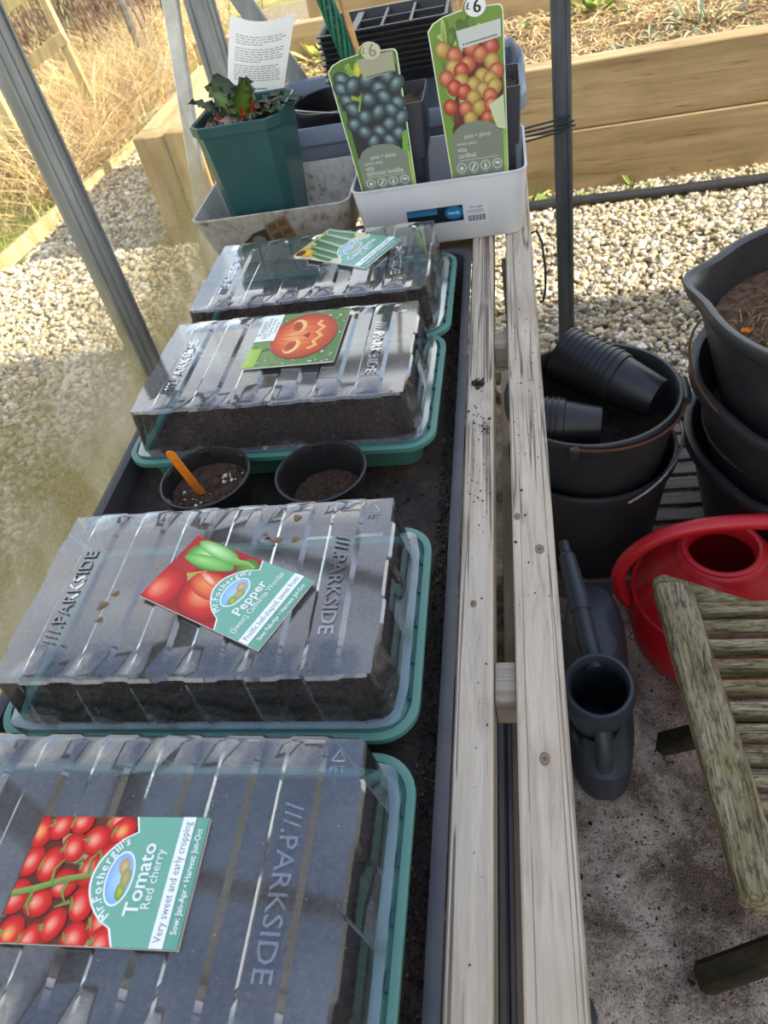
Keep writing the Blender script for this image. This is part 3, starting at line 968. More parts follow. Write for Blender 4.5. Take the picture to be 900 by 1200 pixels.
# lower tray whose black edge shows between the rails
lt = thing('storage_tray', (-0.45, 0.3, 0.10), 'black plastic tray under the bench, its ribbed edge showing between the rails', 'tray')
m = MB()
m.box(-0.80, -0.104, -0.4, 0.96, 0.1005, 0.105)
for (x0, x1, y0, y1) in ((-0.80, -0.79, -0.4, 0.96), (-0.114, -0.104, -0.4, 0.96), (-0.79, -0.114, -0.4, -0.39), (-0.79, -0.114, 0.95, 0.96)):
    m.box(x0, x1, y0, y1, 0.105, 0.16)
m.build('tray_body', MT['black'], lt, smooth=False)
m = MB().tube([(-0.106, -0.4, 0.16), (-0.106, 0.96, 0.16)], 0.013, 8)
m.tube([(-0.090, -0.4, 0.138), (-0.090, 0.96, 0.138)], 0.009, 8)
m.build('rolled_edge', MT['bucket'], lt)

# long black gravel tray
def rrect(x0, x1, y0, y1, r, z, n=6):
    pts = []
    for (cx, cy, a0) in ((x1 - r, y1 - r, 0), (x0 + r, y1 - r, 90), (x0 + r, y0 + r, 180), (x1 - r, y0 + r, 270)):
        for k in range(n + 1):
            a = math.radians(a0 + 90 * k / n)
            pts.append((cx + r * math.cos(a), cy + r * math.sin(a), z))
    return pts
ct = thing('growing_tray', (-0.45, 0.6, 0.695), 'long shallow black growing tray lined with damp compost dirt on the bench', 'tray')
X0, X1, Y0, Y1 = -0.796, -0.1225, -0.55, 1.80
m = MB()
def tr_ring(d, z, r=0.05):
    return rrect(X0 + d, X1 - d, Y0 + d, Y1 - d, max(r - d * 0.6, 0.01), z)
m.loft([tr_ring(0.012, 0.695), tr_ring(0.008, 0.742), tr_ring(0.0, 0.743), tr_ring(0.001, 0.748), tr_ring(0.010, 0.7495), tr_ring(0.018, 0.746), tr_ring(0.024, 0.702)], True, False)
m.build('tray_wall', MT['trayedge'], ct)
t = NT('dirty_tray_liner')
v = t.coords()
f = t.noise(v, 7, 7, 0.7)
f2 = t.noise(v, 110, 5, 0.75)
k = t.math('ADD', t.math('MULTIPLY', f, 0.6), t.math('MULTIPLY', f2, 0.4))
MT['liner'] = t.pbr(t.ramp(k, [(0.40, L(24, 22, 22)), (0.50, L(44, 35, 30)), (0.60, L(78, 60, 47)), (0.75, L(120, 98, 78))]), 0.55, 0.4, 0, t.bump(f2, 0.7, 0.004))
m = MB().grid(lambda u, v: (X0 + 0.024 + (X1 - X0 - 0.048) * u, Y0 + 0.024 + (Y1 - Y0 - 0.048) * v, 0.7015 + 0.0015 * math.sin(40 * u + 23 * v) * math.sin(60 * v)), 24, 80)
m.build('tray_floor', MT['liner'], ct)
def crumbs(P, size, cols):
    n, k = len(P), len(IV)
    v = IV[None] * (1 + rng.normal(0, 0.25, (n, k, 1))) * (size * rng.lognormal(0, 0.5, (n, 1, 1))) + P[:, None, :]
    f = (IF[None] + (np.arange(n) * k)[:, None, None]).reshape(-1, 3)
    c = np.array([lin(x) for x in cols])[rng.integers(0, len(cols), n)]
    return v.reshape(-1, 3), f, np.repeat(c, k, 0)
n = 5200
x = np.where(rng.random(n) < 0.6, rng.uniform(-0.17, -0.145, n), rng.uniform(-0.78, -0.15, n))
P = np.stack([x, rng.uniform(0.0, 1.75, n), np.full(n, 0.7035)], 1)
v, f, c = crumbs(P, 0.0010, [(48, 36, 28), (80, 60, 46), (36, 28, 22), (104, 82, 62)])
o = raw_mesh('compost_crumbs', v - np.array(ct.location), f, c, MT['stone'], ct, True, 0, ct.location.copy())
o['kind'] = 'stuff'

# crumbs of compost spilled on the rails
Pc = []
for (cx, cy, sx, sy, k) in ((-0.098, 1.13, 0.008, 0.02, 26), (-0.088, 1.10, 0.006, 0.008, 30), (-0.095, 0.93, 0.014, 0.03, 24), (-0.085, 0.86, 0.014, 0.05, 22), (-0.012, 1.05, 0.018, 0.14, 34), (-0.01, 0.75, 0.018, 0.1, 16), (-0.095, 0.5, 0.012, 0.2, 22), (-0.01, 1.35, 0.018, 0.15, 20)):
    for _ in range(k):
        x = random.gauss(cx, sx)
        if (-0.118 < x < -0.076) or (-0.038 < x < 0.017):
            Pc.append((x, random.gauss(cy, sy), ZT + 0.0006))
v, f, c = crumbs(np.array(Pc), 0.0009, [(50, 38, 30), (36, 28, 24), (84, 62, 48)])
o = raw_mesh('spilled_compost', v, f, c, MT['stone'], None, True, 0)
tag(o, 'dark crumbs of spilled compost scattered along the pale bench rails', 'soil', kind='stuff')
v, f, c = crumbs(np.stack([rng.normal(-0.097, 0.006, 46), rng.normal(1.235, 0.008, 46), np.full(46, ZT + 0.001)], 1), 0.0019, [(44, 34, 28), (70, 50, 38), (90, 70, 54)])
o = raw_mesh('spilled_compost', v, f, c, MT['stone'], None, True, 0)
tag(o, 'little brown heap of compost on the inner bench rail', 'soil', kind='stuff')

# ------------------------------------------------------------------ propagators
# local frame: origin at the base centre on the tray floor; rim at z=.068, lid top at z=.163
RX, RY, RIM, TOP = 0.2965, 0.183, 0.068, 0.163
def rr(a, b, r, z, xs, ys, pleat=0.0, px=None, py=None):
    """ring through fixed stations along a rounded rectangle (same count for every ring)"""
    pts = []
    def put(u, w, nx, ny, off):
        x, y = u * a, w * b
        ix, iy = max(-(a - r), min(a - r, x)), max(-(b - r), min(b - r, y))
        d = Vector((x - ix, y - iy))
        if abs(x) > a - r and abs(y) > b - r:
            d = d.normalized() * r if d.length > 1e-9 else Vector((nx, ny)) * r
        pts.append((ix + d.x + nx * off, iy + d.y + ny * off, z))
    for i, u in enumerate(xs[:-1]): put(u, -1, 0, -1, pleat * (px[i] if px is not None else 0))
    for j, w in enumerate(ys[:-1]): put(1, w, 1, 0, pleat * (py[j] if py is not None else 0))
    for i, u in enumerate(xs[:0:-1]): put(u, 1, 0, 1, pleat * (px[::-1][i] if px is not None else 0))
    for j, w in enumerate(ys[:0:-1]): put(-1, w, -1, 0, pleat * (py[::-1][j] if py is not None else 0))
    return pts
def trapezoid(centres, half, ramp, span):
    """stations in [-1, 1] and their profile heights for raised bands"""
    st = [(-1, 0), (-0.992, 0), (-0.975, 0), (-0.95, 0)]
    for c in centres:
        st += [((c - half - ramp) / span, 0), ((c - half) / span, 1), ((c) / span, 1), ((c + half) / span, 1), ((c + half + ramp) / span, 0)]
    st += [(0.95, 0), (0.975, 0), (0.992, 0), (1, 0)]
    return [a for a, b in st], [b for a, b in st]
LA, LB = 0.254, 0.149                      # half sizes of the lid top
xs, pxs = trapezoid([-0.190, -0.114, -0.038, 0.038, 0.114, 0.190], 0.0185, 0.006, LA)
ys, pys = trapezoid([-0.066, 0.066], 0.030, 0.006, LB)
lid = MB()
RB = 0.0030
rings = [rr(0.281, 0.170, 0.035, RIM + 0.001, xs, ys), rr(0.281, 0.170, 0.035, RIM + 0.005, xs, ys),
         rr(0.270, 0.160, 0.032, RIM + 0.006, xs, ys), rr(0.2685, 0.1585, 0.030, RIM + 0.012, xs, ys, RB, pxs, pys),
         rr(0.2575, 0.1525, 0.016, TOP - 0.004, xs, ys, RB, pxs, pys)]
lid.loft([[Vector(p) for p in r] for r in rings])
top = []
gx = [u * LA for u in xs]
gy = [w * LB for w in ys]
nx_, ny_ = len(xs), len(ys)
for j, y in enumerate(gy):
    for i, x in enumerate(gx):
        edge = min((LB - abs(y)) / 0.016, 1.0)
        # the raised bands end in a rounded nose near both long edges
        q = rr(LA, LB, 0.012, 0, [xs[i], 1], [ys[j], 1]) if False else None
        z = TOP + 0.0052 * pxs[i] * (1 if edge > 0.5 else edge)
        bx, by = x, y
        if j in (0, ny_ - 1): by += (RB * 0.9) * pxs[i] * (1 if j else -1)
        if i in (0, nx_ - 1): bx += (RB * 0.9) * pys[j] * (1 if i else -1)
        top.append((bx, by, z))
fs = [(j * nx_ + i, j * nx_ + i + 1, (j + 1) * nx_ + i + 1, (j + 1) * nx_ + i) for j in range(ny_ - 1) for i in range(nx_ - 1)]
o0 = lid.n
lid.add(top, fs)
# bridge the wall to the top
per = [i for i in range(nx_ - 1)] + [j * nx_ + nx_ - 1 for j in range(ny_ - 1)] + [(ny_ - 1) * nx_ + i for i in range(nx_ - 1, 0, -1)] + [j * nx_ for j in range(ny_ - 1, 0, -1)]
nr = len(rings[0])
base_i = 4 * nr
for k in range(nr):
    k2 = (k + 1) % nr
    lid.f.append((base_i + k, base_i + k2, o0 + per[k2], o0 + per[k]))

t_label = 'propagator'
PROPS = 'seed propagators in a row along the bench'
p1 = thing('propagator', (0, 0, 0), 'propagator with a tomato packet, nearest the camera at the bottom of the photo', 'propagator', PROPS)
b = MB()
U = [-1, -0.97, -0.9, -0.5, 0, 0.5, 0.9, 0.97, 1]
def br(a_, b_, r, z):
    return [Vector(p) for p in rrect(-a_, a_, -b_, b_, r, z, 8)]
b.loft([br(0.262, 0.150, 0.03, 0.0), br(0.272, 0.159, 0.035, 0.052), br(RX - 0.004, RY - 0.004, 0.05, 0.054), br(RX, RY, 0.052, 0.058), br(RX, RY, 0.052, RIM - 0.001),
        br(RX - 0.002, RY - 0.002, 0.050, RIM), br(RX - 0.010, RY - 0.010, 0.046, RIM), br(RX - 0.0115, RY - 0.0115, 0.044, RIM - 0.006),
        br(0.280, 0.168, 0.04, RIM - 0.008), br(0.272, 0.162, 0.036, RIM - 0.004), br(0.266, 0.156, 0.034, RIM - 0.006), br(0.256, 0.147, 0.03, 0.006)], True, True)
b.build('base_tray', MT['green'], p1)
def sfn(seed):
    r2 = np.random.default_rng(seed)
    h = r2.normal(0, 1, (80, 50))
    h2 = r2.normal(0, 1, (20, 14))
    def fn(u, v):
        i, j = int(u * 78), int(v * 48)
        z = 0.0590 + 0.0020 * h[i, j] + 0.0022 * h2[int(u * 18), int(v * 12)]
        return (-0.262 + 0.524 * u, -0.153 + 0.306 * v, z)
    return fn
m = MB().grid(sfn(3), 78, 48)
m.build('seed_compost', MT['soil'], p1, angle=0)
ld = lid.build('lid', MT['lid'], p1, angle=20)
for (cx, rot, flip) in ((0.171, -PI / 2, 1), (-0.171, PI / 2, 1)):
    vs_, fs_ = text_solid('///.PARKSIDE', 0.0285, 0.0022, 1.08)
    ca, sa = math.cos(rot), math.sin(rot)
    em = MB()
    em.add([(cx * 0 + (0.19 if cx > 0 else -0.19) + x * ca - y * sa, (-0.012 if cx > 0 else -0.016) + x * sa + y * ca, TOP + 0.0054 + zz) for x, y, zz in vs_], fs_)
    em.build('embossed_lettering', MT['lidtext'], ld, smooth=False)
vs_, fs_ = text_solid('PET', 0.011, 0.001)
em = MB().add([(0.228 + x, 0.112 + y, TOP + 0.0003 + zz) for x, y, zz in vs_], fs_)
for a0 in range(3):
    a = math.radians(90 + 120 * a0); a2 = math.radians(210 + 120 * a0)
    em.tube([(0.228 + 0.009 * math.cos(a), 0.127 + 0.009 * math.sin(a), TOP + 0.0006), (0.228 + 0.009 * math.cos(a2), 0.127 + 0.009 * math.sin(a2), TOP + 0.0006)], 0.0006, 4)
em.build('recycling_mark', MT['lidtext'], ld, smooth=False)
for sgn in (-1, 1):
    for y in (-0.115, -0.06, 0.0, 0.06, 0.115):
        MB().cbox(sgn * 0.2855 - 0.005, sgn * 0.2855 + 0.005, y - 0.009, y + 0.009, RIM - 0.008, RIM - 0.0025, 0.001).build('rim_clip', MT['greendark'], p1)
p1.location = (-0.4565, 0.270, 0.7025)
p1.rotation_euler.z = math.radians(-0.5)
PC = {}
p3 = dup(p1, (-0.4585, 0.6505, 0.7025), 'propagator with the pepper packet, second from the camera', 0, PROPS)
p2 = dup(p1, (-0.4635, 1.213, 0.7025), 'propagator with the pumpkin packet, behind the two black pots', math.radians(-1.2), PROPS)
pf = dup(p1, (-0.452, 1.565, 0.7025), 'propagator with the courgette packet, farthest along in front of the boxes', math.radians(-0.8), PROPS)
# muddy drips on the pepper lid
m = MB()
def drip(x, y, rx, ry, rot):
    z0 = 0.7025 + TOP + (0.0054)
    n = 14
    ca, sa = math.cos(rot), math.sin(rot)
    pts = [(x, y, z0 + 0.0016)]
    for k in range(n):
        a = 2 * PI * k / n
        q = 1 + 0.15 * math.sin(3 * a + x * 90)
        pts.append((x + q * (rx * math.cos(a) * ca - ry * math.sin(a) * sa), y + q * (rx * math.cos(a) * sa + ry * math.sin(a) * ca), z0))
    m.add(pts, [(0, 1 + k, 1 + (k + 1) % n) for k in range(n)])
for d in ((-0.365, 0.722, 0.010, 0.006, 0.1), (-0.338, 0.722, 0.006, 0.006, 0), (-0.343, 0.765, 0.006, 0.007, 0), (-0.385, 0.735, 0.005, 0.005, 0), (-0.595, 0.615, 0.009, 0.007, 0.6), (-0.583, 0.635, 0.006, 0.005, 0), (-0.59, 0.590, 0.006, 0.005, 0)):
    drip(*d)
t = NT('muddy_water')
MT['mud'] = t.pbr(L(112, 86, 54), 0.15, 0.5)
org = m.build('mud_splash', MT['mud'], None)
tag(org, 'brown muddy water drips on the lid with the pepper packet', 'mud splash', kind='stuff')
o = MB().bar((-0.774, 0.752, 0.757), (-0.700, 0.655, 0.757), 0.014, 0.0014, (0, 0, 1), 0.0003).build('label_or_reflection', MT['redreflect'])  # solid red strip added to imitate a reflection in the lid
tag(o, 'red reflection shaped as a flat strip on compost at left end under a clear lid', 'plant label')

# ------------------------------------------------------------------ seed packets
TEAL, TEAL2, WHT = (122, 180, 158), (104, 164, 142), (246, 248, 246)
def packet(center, ang, w, h, label, art, tilt=(0, 0), z=0.8712, th=0.0028):
    r = thing('seed_packet', (center[0], center[1], z), label, 'seed packet', 'seed packets lying on the lids')
    ca, sa = math.cos(ang), math.sin(ang)
    def place(u, v, zz):
        x, y = u * ca - v * sa, u * sa + v * ca
        return (center[0] + x, center[1] + y, z + th + zz + tilt[0] * u + tilt[1] * v)
    m = MB()
    vs = [place(u, v, zz) for zz in (-th, 0) for (u, v) in ((-w / 2, -h / 2), (w / 2, -h / 2), (w / 2, h / 2), (-w / 2, h / 2))]
    m.add(vs, [(3, 2, 1, 0), (4, 5, 6, 7), (0, 1, 5, 4), (1, 2, 6, 5), (2, 3, 7, 6), (3, 0, 4, 7)], lin((236, 236, 230)))
    m.build('envelope', MT['print'], r, smooth=False)
    a = Art(place)
    a.clip = (-w / 2, w / 2, -h / 2, h / 2)
    art(a, w, h)
    a.build('printed_face', r)
    return r
def name_panel(a, w, h, name, sub, strap, sow):
    """teal name panel at the foot of the packet with the arched crest above it"""
    v0 = -h / 2
    top = v0 + h * 0.36
    rise = [( -w / 2, v0), (w / 2, v0), (w / 2, top + h * 0.055)]
    def panel(g, col):
        pts = [(-w / 2, v0), (w / 2, v0), (w / 2, top + h * 0.05 + g)]
        for k in range(15):
            t_ = k / 14
            x = w * (0.37 - 0.74 * t_)
            pts.append((x * (1 + g * 4), top + h * 0.02 + h * 0.185 * math.sin(PI * t_) ** 0.7 + g))
        pts.append((-w / 2, top - h * 0.02 + g))
        a.poly(pts, col)
    panel(0.0022, WHT)
    panel(0.0, TEAL)
    a.rect(-w / 2, w / 2, v0, v0 + h * 0.11, TEAL2, TEAL)
    a.ell(0, top + h * 0.055, w * 0.215, h * 0.078, 0, WHT, WHT)
    a.ell(0, top + h * 0.055, w * 0.20, h * 0.069, 0, (186, 216, 240), (136, 184, 226))
    a.ell(w * 0.09, top + h * 0.045, w * 0.07, h * 0.03, 0.2, (222, 190, 150), (190, 150, 100))
    a.ell(-w * 0.10, top + h * 0.03, w * 0.07, h * 0.026, 0, (190, 206, 70), (110, 150, 60))
    a.ell(0, top + h * 0.02, w * 0.08, h * 0.028, 0, (206, 178, 120), (150, 160, 80))
    st = "Mr.Fothergill's"
    wid = [text_geo(ch, 1.0)[0] for ch in st]
    wid = [(max(p[0] for p in q) - min(p[0] for p in q)) + 0.10 for q in wid]
    xr, yr = w * 0.300, h * 0.128
    th = np.linspace(-1.42, 1.42, 200)
    ex, ey = np.sin(th) * xr, np.cos(th) * yr
    arc = np.concatenate([[0], np.cumsum(np.hypot(np.diff(ex), np.diff(ey)))])
    tot, acc = sum(wid), 0.0
    sz = min(w * 0.105, arc[-1] / tot)
    for ch, q in zip(st, wid):
        sp_ = (acc + q / 2) / tot * arc[-1]
        acc += q
        b_ = float(np.interp(sp_, arc, th))
        sl = math.atan2(-math.sin(b_) * yr, math.cos(b_) * xr)
        a.text(ch, sz, math.sin(b_) * xr, top + h * 0.032 + math.cos(b_) * yr, sl, WHT, 0.95, w * 0.002)
    a.text(name, w * 0.175, 0, top - h * 0.068, 0, WHT, 1.0, w * 0.003, w * 0.85)
    a.text(sub, w * 0.112, 0, top - h * 0.136, 0, WHT, 0.92, 0, w * 0.90)
    a.rect(-w / 2, w / 2, v0 + h * 0.075, v0 + h * 0.148, WHT)
    a.text(strap, w * 0.094, 0, v0 + h * 0.113, 0, (88, 110, 120), 0.9, 0, w * 0.92)
    a.text(sow, w * 0.074, 0, v0 + h * 0.038, 0, WHT, 0.9, w * 0.0012, w * 0.80)
def art_tomato(a, w, h):
    a.rect(-w / 2, w / 2, -h / 2, h / 2, (120, 70, 44), (96, 40, 28))
    a.poly([(w * .1, h * .1), (w * .34, h * .16), (w * .36, h * .34), (w * .12, h * .28)], (206, 170, 132))
    a.poly([(-w * .5, -h * .06), (-w * .2, -h * .1), (-w * .2, h * .0), (-w * .5, h * .04)], (222, 194, 150))
    R2 = random.Random(4)
    for k in range(34):
        u, v = R2.uniform(-0.5, 0.5) * w, R2.uniform(-0.1, 0.5) * h
        a.line([(u, v), (u + R2.uniform(-.08, .08) * w, v + R2.uniform(.03, .09) * h)], [w * .035, w * .01], R2.choice([(96, 120, 52), (140, 152, 80), (80, 70, 40)]))
    toms = [(-.42, .42), (-.16, .47), (.12, .46), (.36, .47), (-.48, .30), (-.20, .33), (.10, .34), (.42, .36), (-.36, .20), (-.05, .22), (.24, .24), (-.46, .06), (-.20, .08), (.06, .10), (.30, .12), (.46, .24), (.47, .02), (.38, -.02), (-.34, -.06), (-.48, -.10), (.16, .00)]
    for (u, v) in toms:
        ro = R2.uniform(-0.5, 0.5)
        a.ell(u * w, v * h, w * 0.128 * R2.uniform(.85, 1.15), h * 0.072 * R2.uniform(.85, 1.15), ro + PI / 2 * 0, (255, 176, 150) if R2.random() < .75 else (255, 190, 110), (176, 22, 20), (R2.uniform(-.3, .1), R2.uniform(.05, .35)), 20, (232, 52, 40))
        for q in range(4):
            an = R2.uniform(0, 2 * PI)
            a.line([(u * w, v * h + h * .055), (u * w + math.cos(an) * w * .06, v * h + h * .055 + math.sin(an) * h * .025)], [w * .022, w * .006], (128, 150, 70))
    a.line([(-.14 * w, .50 * h), (-.10 * w, .38 * h), (-.02 * w, .22 * h), (.02 * w, .08 * h), (.12 * w, -.06 * h)][::1], [w * .05, w * .055, w * .05, w * .045, w * .03], (150, 172, 88), (108, 136, 60))
    for (u, v, du) in ((-.10, .38, -.2), (-.06, .29, .2), (-.01, .2, -.2), (.02, .1, .2)):
        a.line([(u * w, v * h), ((u + du * .6) * w, (v + .01) * h), ((u + du) * w, (v - .03) * h)], [w * .03, w * .025, w * .012], (140, 164, 82), (104, 130, 58))
    name_panel(a, w, h, 'Tomato', 'Red cherry', 'Very sweet and early cropping', 'Sow: Jan-Apr • Harvest: Jun-Oct')
def art_pepper(a, w, h):
    a.rect(-w / 2, w / 2, -h / 2, h / 2, (186, 34, 36), (160, 24, 30))
    a.rect(-w / 2, w / 2, h * .30, h / 2, (196, 36, 40), (176, 30, 34))
    for k in range(9):
        a.line([((-.30 + .03 * k) * w, .36 * h), ((-.16 + .045 * k) * w, .12 * h)], [w * .02, w * .03], (222, 200, 110), (176, 150, 60))
    a.ell(-.28 * w, .40 * h, .30 * w, .15 * h, 0.1, (255, 150, 110), (170, 18, 26), (-.2, .3), 24, (220, 44, 44))
    a.ell(-.16 * w, .06 * h, .36 * w, .22 * h, -0.15, (255, 170, 110), (150, 20, 24), (-.1, .3), 28, (220, 50, 40))
    a.ell(-.05 * w, .10 * h, .17 * w, .17 * h, -0.1, (255, 150, 90), (206, 40, 36), (0, .3), 24)
    a.ell(.02 * w, .15 * h, .05 * w, .10 * h, -.3, (255, 214, 170), (224, 70, 50))
    a.ell(.34 * w, -.03 * h, .13 * w, .08 * h, 0, (110, 160, 70), (70, 116, 44))
    a.ell(.30 * w, .26 * h, .20 * w, .20 * h, 0.1, (196, 236, 150), (66, 126, 48), (0, .3), 28, (126, 196, 92))
    a.ell(.22 * w, .25 * h, .09 * w, .20 * h, 0.1, (170, 224, 130), (92, 166, 70), (0, .3))
    a.ell(.40 * w, .25 * h, .09 * w, .19 * h, -.1, (214, 246, 180), (96, 172, 72), (0, .3))
    a.line([(.34 * w, .10 * h), (.38 * w, .0), (.36 * w, -.07 * h)], [w * .10, w * .07, w * .05], (156, 206, 100), (96, 150, 60))
    name_panel(a, w, h, 'Pepper', '(Sweet) California Wonder', 'Prolific bell-shaped, sweet fruits', 'Sow: Feb-Apr • Harvest: Jul-Oct')
def art_courgette(a, w, h):
    a.rect(-w / 2, w / 2, -h / 2, h / 2, (226, 226, 206), (206, 190, 120))
    a.ell(-.34 * w, .36 * h, .16 * w, .12 * h, 0, (250, 200, 60), (210, 150, 40))
    a.ell(-.40 * w, .44 * h, .10 * w, .05 * h, 0, (120, 70, 40), (90, 50, 30))
    a.ell(-.20 * w, .16 * h, .12 * w, .10 * h, 0, (250, 214, 80), (206, 170, 50))
    for (u0, v0, u1, v1, wd) in ((-.34, .28, -.40, -.02, .17), (-.14, .40, -.24, -.06, .20), (.10, .46, -.02, .02, .23), (.30, .44, .24, .06, .22), (.44, .46, .48, .10, .18)):
        n = 9
        for ww, c1, c2 in ((1.0, (40, 78, 44), (84, 120, 72)), (.62, (86, 130, 90), (60, 96, 58)), (.22, (168, 206, 166), (130, 176, 130))):
            pts = [((u0 + (u1 - u0) * k / n) * w, (v0 + (v1 - v0) * k / n) * h) for k in range(n + 1)]
            a.line(pts, [w * wd * 1.35 * ww * (0.55 + 0.45 * math.sin(PI * min(1, (k + 1.2) / (n + .6)) * .62)) for k in range(n + 1)], c1, c2)
        a.line([(u0 * w, v0 * h), ((u0 + .02) * w, (v0 + .05) * h)], w * .06, (150, 178, 96), (110, 144, 70))
    name_panel(a, w, h, 'Courgette', 'Zucchini', 'Tasty dark green fruits', 'Sow: Apr-Jun • Harvest: Jul-Oct')
def art_pumpkin(a, w, h):
    a.rect(-w / 2, w / 2, -h / 2, h / 2, (86, 124, 62), (120, 150, 84))
    R2 = random.Random(9)
    for k in range(70):
        u, v = R2.uniform(-.48, .48) * w, R2.uniform(-.48, .48) * h
        a.ell(u, v, w * R2.uniform(.02, .05), h * R2.uniform(.012, .03), R2.uniform(0, 3), R2.choice([(170, 200, 130), (210, 226, 190), (120, 160, 80)]), R2.choice([(70, 110, 50), (50, 84, 40)]))
    a.ell(0.03 * w, -.06 * h, .43 * w, .37 * h, 0, (255, 170, 110), (176, 50, 20), (.0, .35), 36, (232, 100, 48))
    for k in range(-3, 4):
        pts = [((0.03 + .105 * k * math.sin(PI * (j + 2) / 12)) * w, (.27 - .64 * j / 8) * h) for j in range(9)]
        a.line(pts, w * .012, (206, 76, 32))
    for sx in (-1, 1):
        a.ell((.03 + sx * .20) * w, .03 * h, .13 * w, .085 * h, sx * .25, (255, 226, 160), (246, 190, 110))
        a.ell((.03 + sx * .19) * w, .05 * h, .10 * w, .06 * h, sx * .25, (176, 60, 24), (200, 84, 40))
    a.poly([(.03 * w, -.05 * h), (-.03 * w, -.13 * h), (.09 * w, -.13 * h)], (150, 48, 22))
    zz = [(-.24, -.16), (-.18, -.24), (-.09, -.20), (-.01, -.27), (.08, -.21), (.16, -.27), (.24, -.19), (.30, -.22)]
    a.line([(u * w, v * h) for u, v in zz], w * .05, (255, 208, 120), (236, 140, 60))
    a.rect(-.02 * w, .5 * w, .27 * h, .5 * h, (246, 248, 240))
    a.rect(-.5 * w, -.16 * w, .36 * h, .5 * h, (150, 190, 60), (180, 206, 90))
    for i, (st, sz) in enumerate((('Pumpkin', .115), ('Jack O’Lantern', .09), ('Halloween carving', .06), ('Sow: Apr-Jun', .055))):
        a.text(st, w * sz * 0.8, .24 * w, (.462 - .052 * i) * h, 0, (50, 60, 60), 0.95)
packet((-0.4505, 0.2575), PI / 2 + 0.01, 0.125, 0.195, 'tomato seed packet with a cherry tomato picture on the nearest clear lid', art_tomato)
packet((-0.419, 0.6345), math.radians(63.6), 0.122, 0.215, 'pepper seed packet with green and red peppers lying askew on a clear lid', art_pepper)
packet((-0.430, 1.248), PI / 2 - 0.05, 0.180, 0.178, 'pumpkin seed packet with a carved jack-o-lantern picture on a clear lid', art_pumpkin, (0, -0.02), 0.8735)
packet((-0.385, 1.611), math.radians(60.6), 0.134, 0.205, 'courgette seed packet with striped green courgettes on the farthest lid', art_courgette)

# ------------------------------------------------------------------ black pots on the tray
def pot_profile(R, h, w=0.0022):
    return [(R * .70, 0), (R * .92, h * .80), (R * .955, h * .81), (R, h * .985), (R + .001, h), (R - .003, h + .0005), (R - .0045, h * .97), (R * .90, h * .80), (R * .68, 0.006)]
def pot(loc, R, h, label, mtl, cat='pot', group=None, rib=True):
    r = thing('plant_pot', loc, label, cat, group)
    MB().lathe(pot_profile(R, h), 44, Matrix.Translation(loc)).build('pot_body', mtl, r)
    return r
def soil_disc(loc, R, dz, amp, mtl, parent, name='compost', seed=1, slope=(0, 0), n=22):
    r2 = np.random.default_rng(seed)
    vs, fs = [(loc[0], loc[1], loc[2] + dz)], []
    seg = 36
    for i in range(1, n + 1):
        for k in range(seg):
            a = 2 * PI * k / seg
            rr_ = R * i / n
            x, y = rr_ * math.cos(a), rr_ * math.sin(a)
            vs.append((loc[0] + x, loc[1] + y, loc[2] + dz + r2.normal(0, amp) * (i < n) + slope[0] * x + slope[1] * y))
    fs += [(0, 1 + k, 1 + (k + 1) % seg) for k in range(seg)]
    for i in range(n - 1):
        a0, b0 = 1 + i * seg, 1 + (i + 1) * seg
        fs += [(a0 + k, b0 + k, b0 + (k + 1) % seg, a0 + (k + 1) % seg) for k in range(seg)]
    return MB().add(vs, fs).build(name, mtl, parent, angle=0)
def rim_steps(parent, loc, R, h):
    for k in range(6):
        a = 2 * PI * k / 6 + 0.3
        MB().cbox(-0.009, 0.009, -0.002, 0.0015, 0, 0.012, 0.0006, None, Matrix.Translation(loc) @ Matrix.Rotation(a, 4, 'Z') @ Matrix.Translation((0, R * 0.93, h * 0.86))).build('inner_rim_tab', MT['pot'], parent)
pa = pot((-0.563, 0.951, 0.7025), 0.080, 0.100, 'round black pot of compost with an orange label stuck in it', MT['pot'], group='round black pots between the propagators')
soil_disc((-0.563, 0.951, 0.7025), 0.069, 0.070, 0.0022, MT['soil'], pa, seed=5)
rim_steps(pa, (-0.563, 0.951, 0.7025), 0.080, 0.1)
pb = pot((-0.354, 0.945, 0.7025), 0.078, 0.100, 'round black pot of compost without a label, right of the labelled one', MT['pot'], group='round black pots between the propagators')
soil_disc((-0.354, 0.945, 0.7025), 0.064, 0.045, 0.002, MT['soil'], pb, seed=6)
rim_steps(pb, (-0.354, 0.945, 0.7025), 0.08, 0.1)
pe = []
for (px_, py_, k) in ((-0.525, 0.975, 20), (-0.59, 0.915, 9), (-0.605, 0.93, 4)):
    for _ in range(k): pe.append((random.gauss(px_, 0.014), random.gauss(py_, 0.01), 0.7025 + 0.074))
v, f, c = crumbs(np.array(pe), 0.0015, [(226, 220, 208), (204, 196, 184)])
o = raw_mesh('perlite', v - np.array(pa.location), f, c, MT['stone'], pa, True, 0, pa.location.copy()); o['kind'] = 'stuff'
m = MB()
pts = []
wd = 0.0085
prof = [(-wd, -0.03)] + [(-wd, 0.098)] + [(-wd * math.cos(a), 0.098 + wd * math.sin(a)) for a in np.linspace(0.15, PI - 0.15, 9)] + [(wd, 0.098), (wd, -0.03), (0, -0.045)]
mt = Matrix.Translation((-0.577, 0.938, 0.778)) @ Matrix.Rotation(math.radians(-8), 4, 'Y') @ Matrix.Rotation(math.radians(6), 4, 'X')
k = len(prof)
vs_ = [mt @ Vector((x, -0.0008, z)) for x, z in prof] + [mt @ Vector((x, 0.0008, z)) for x, z in prof]
m.add(vs_, [tuple(range(k)), tuple(range(k, 2 * k))[::-1]] + [(i, i + k, (i + 1) % k + k, (i + 1) % k) for i in range(k)])
o = m.build('label_or_reflection', MT['orange'], smooth=False)
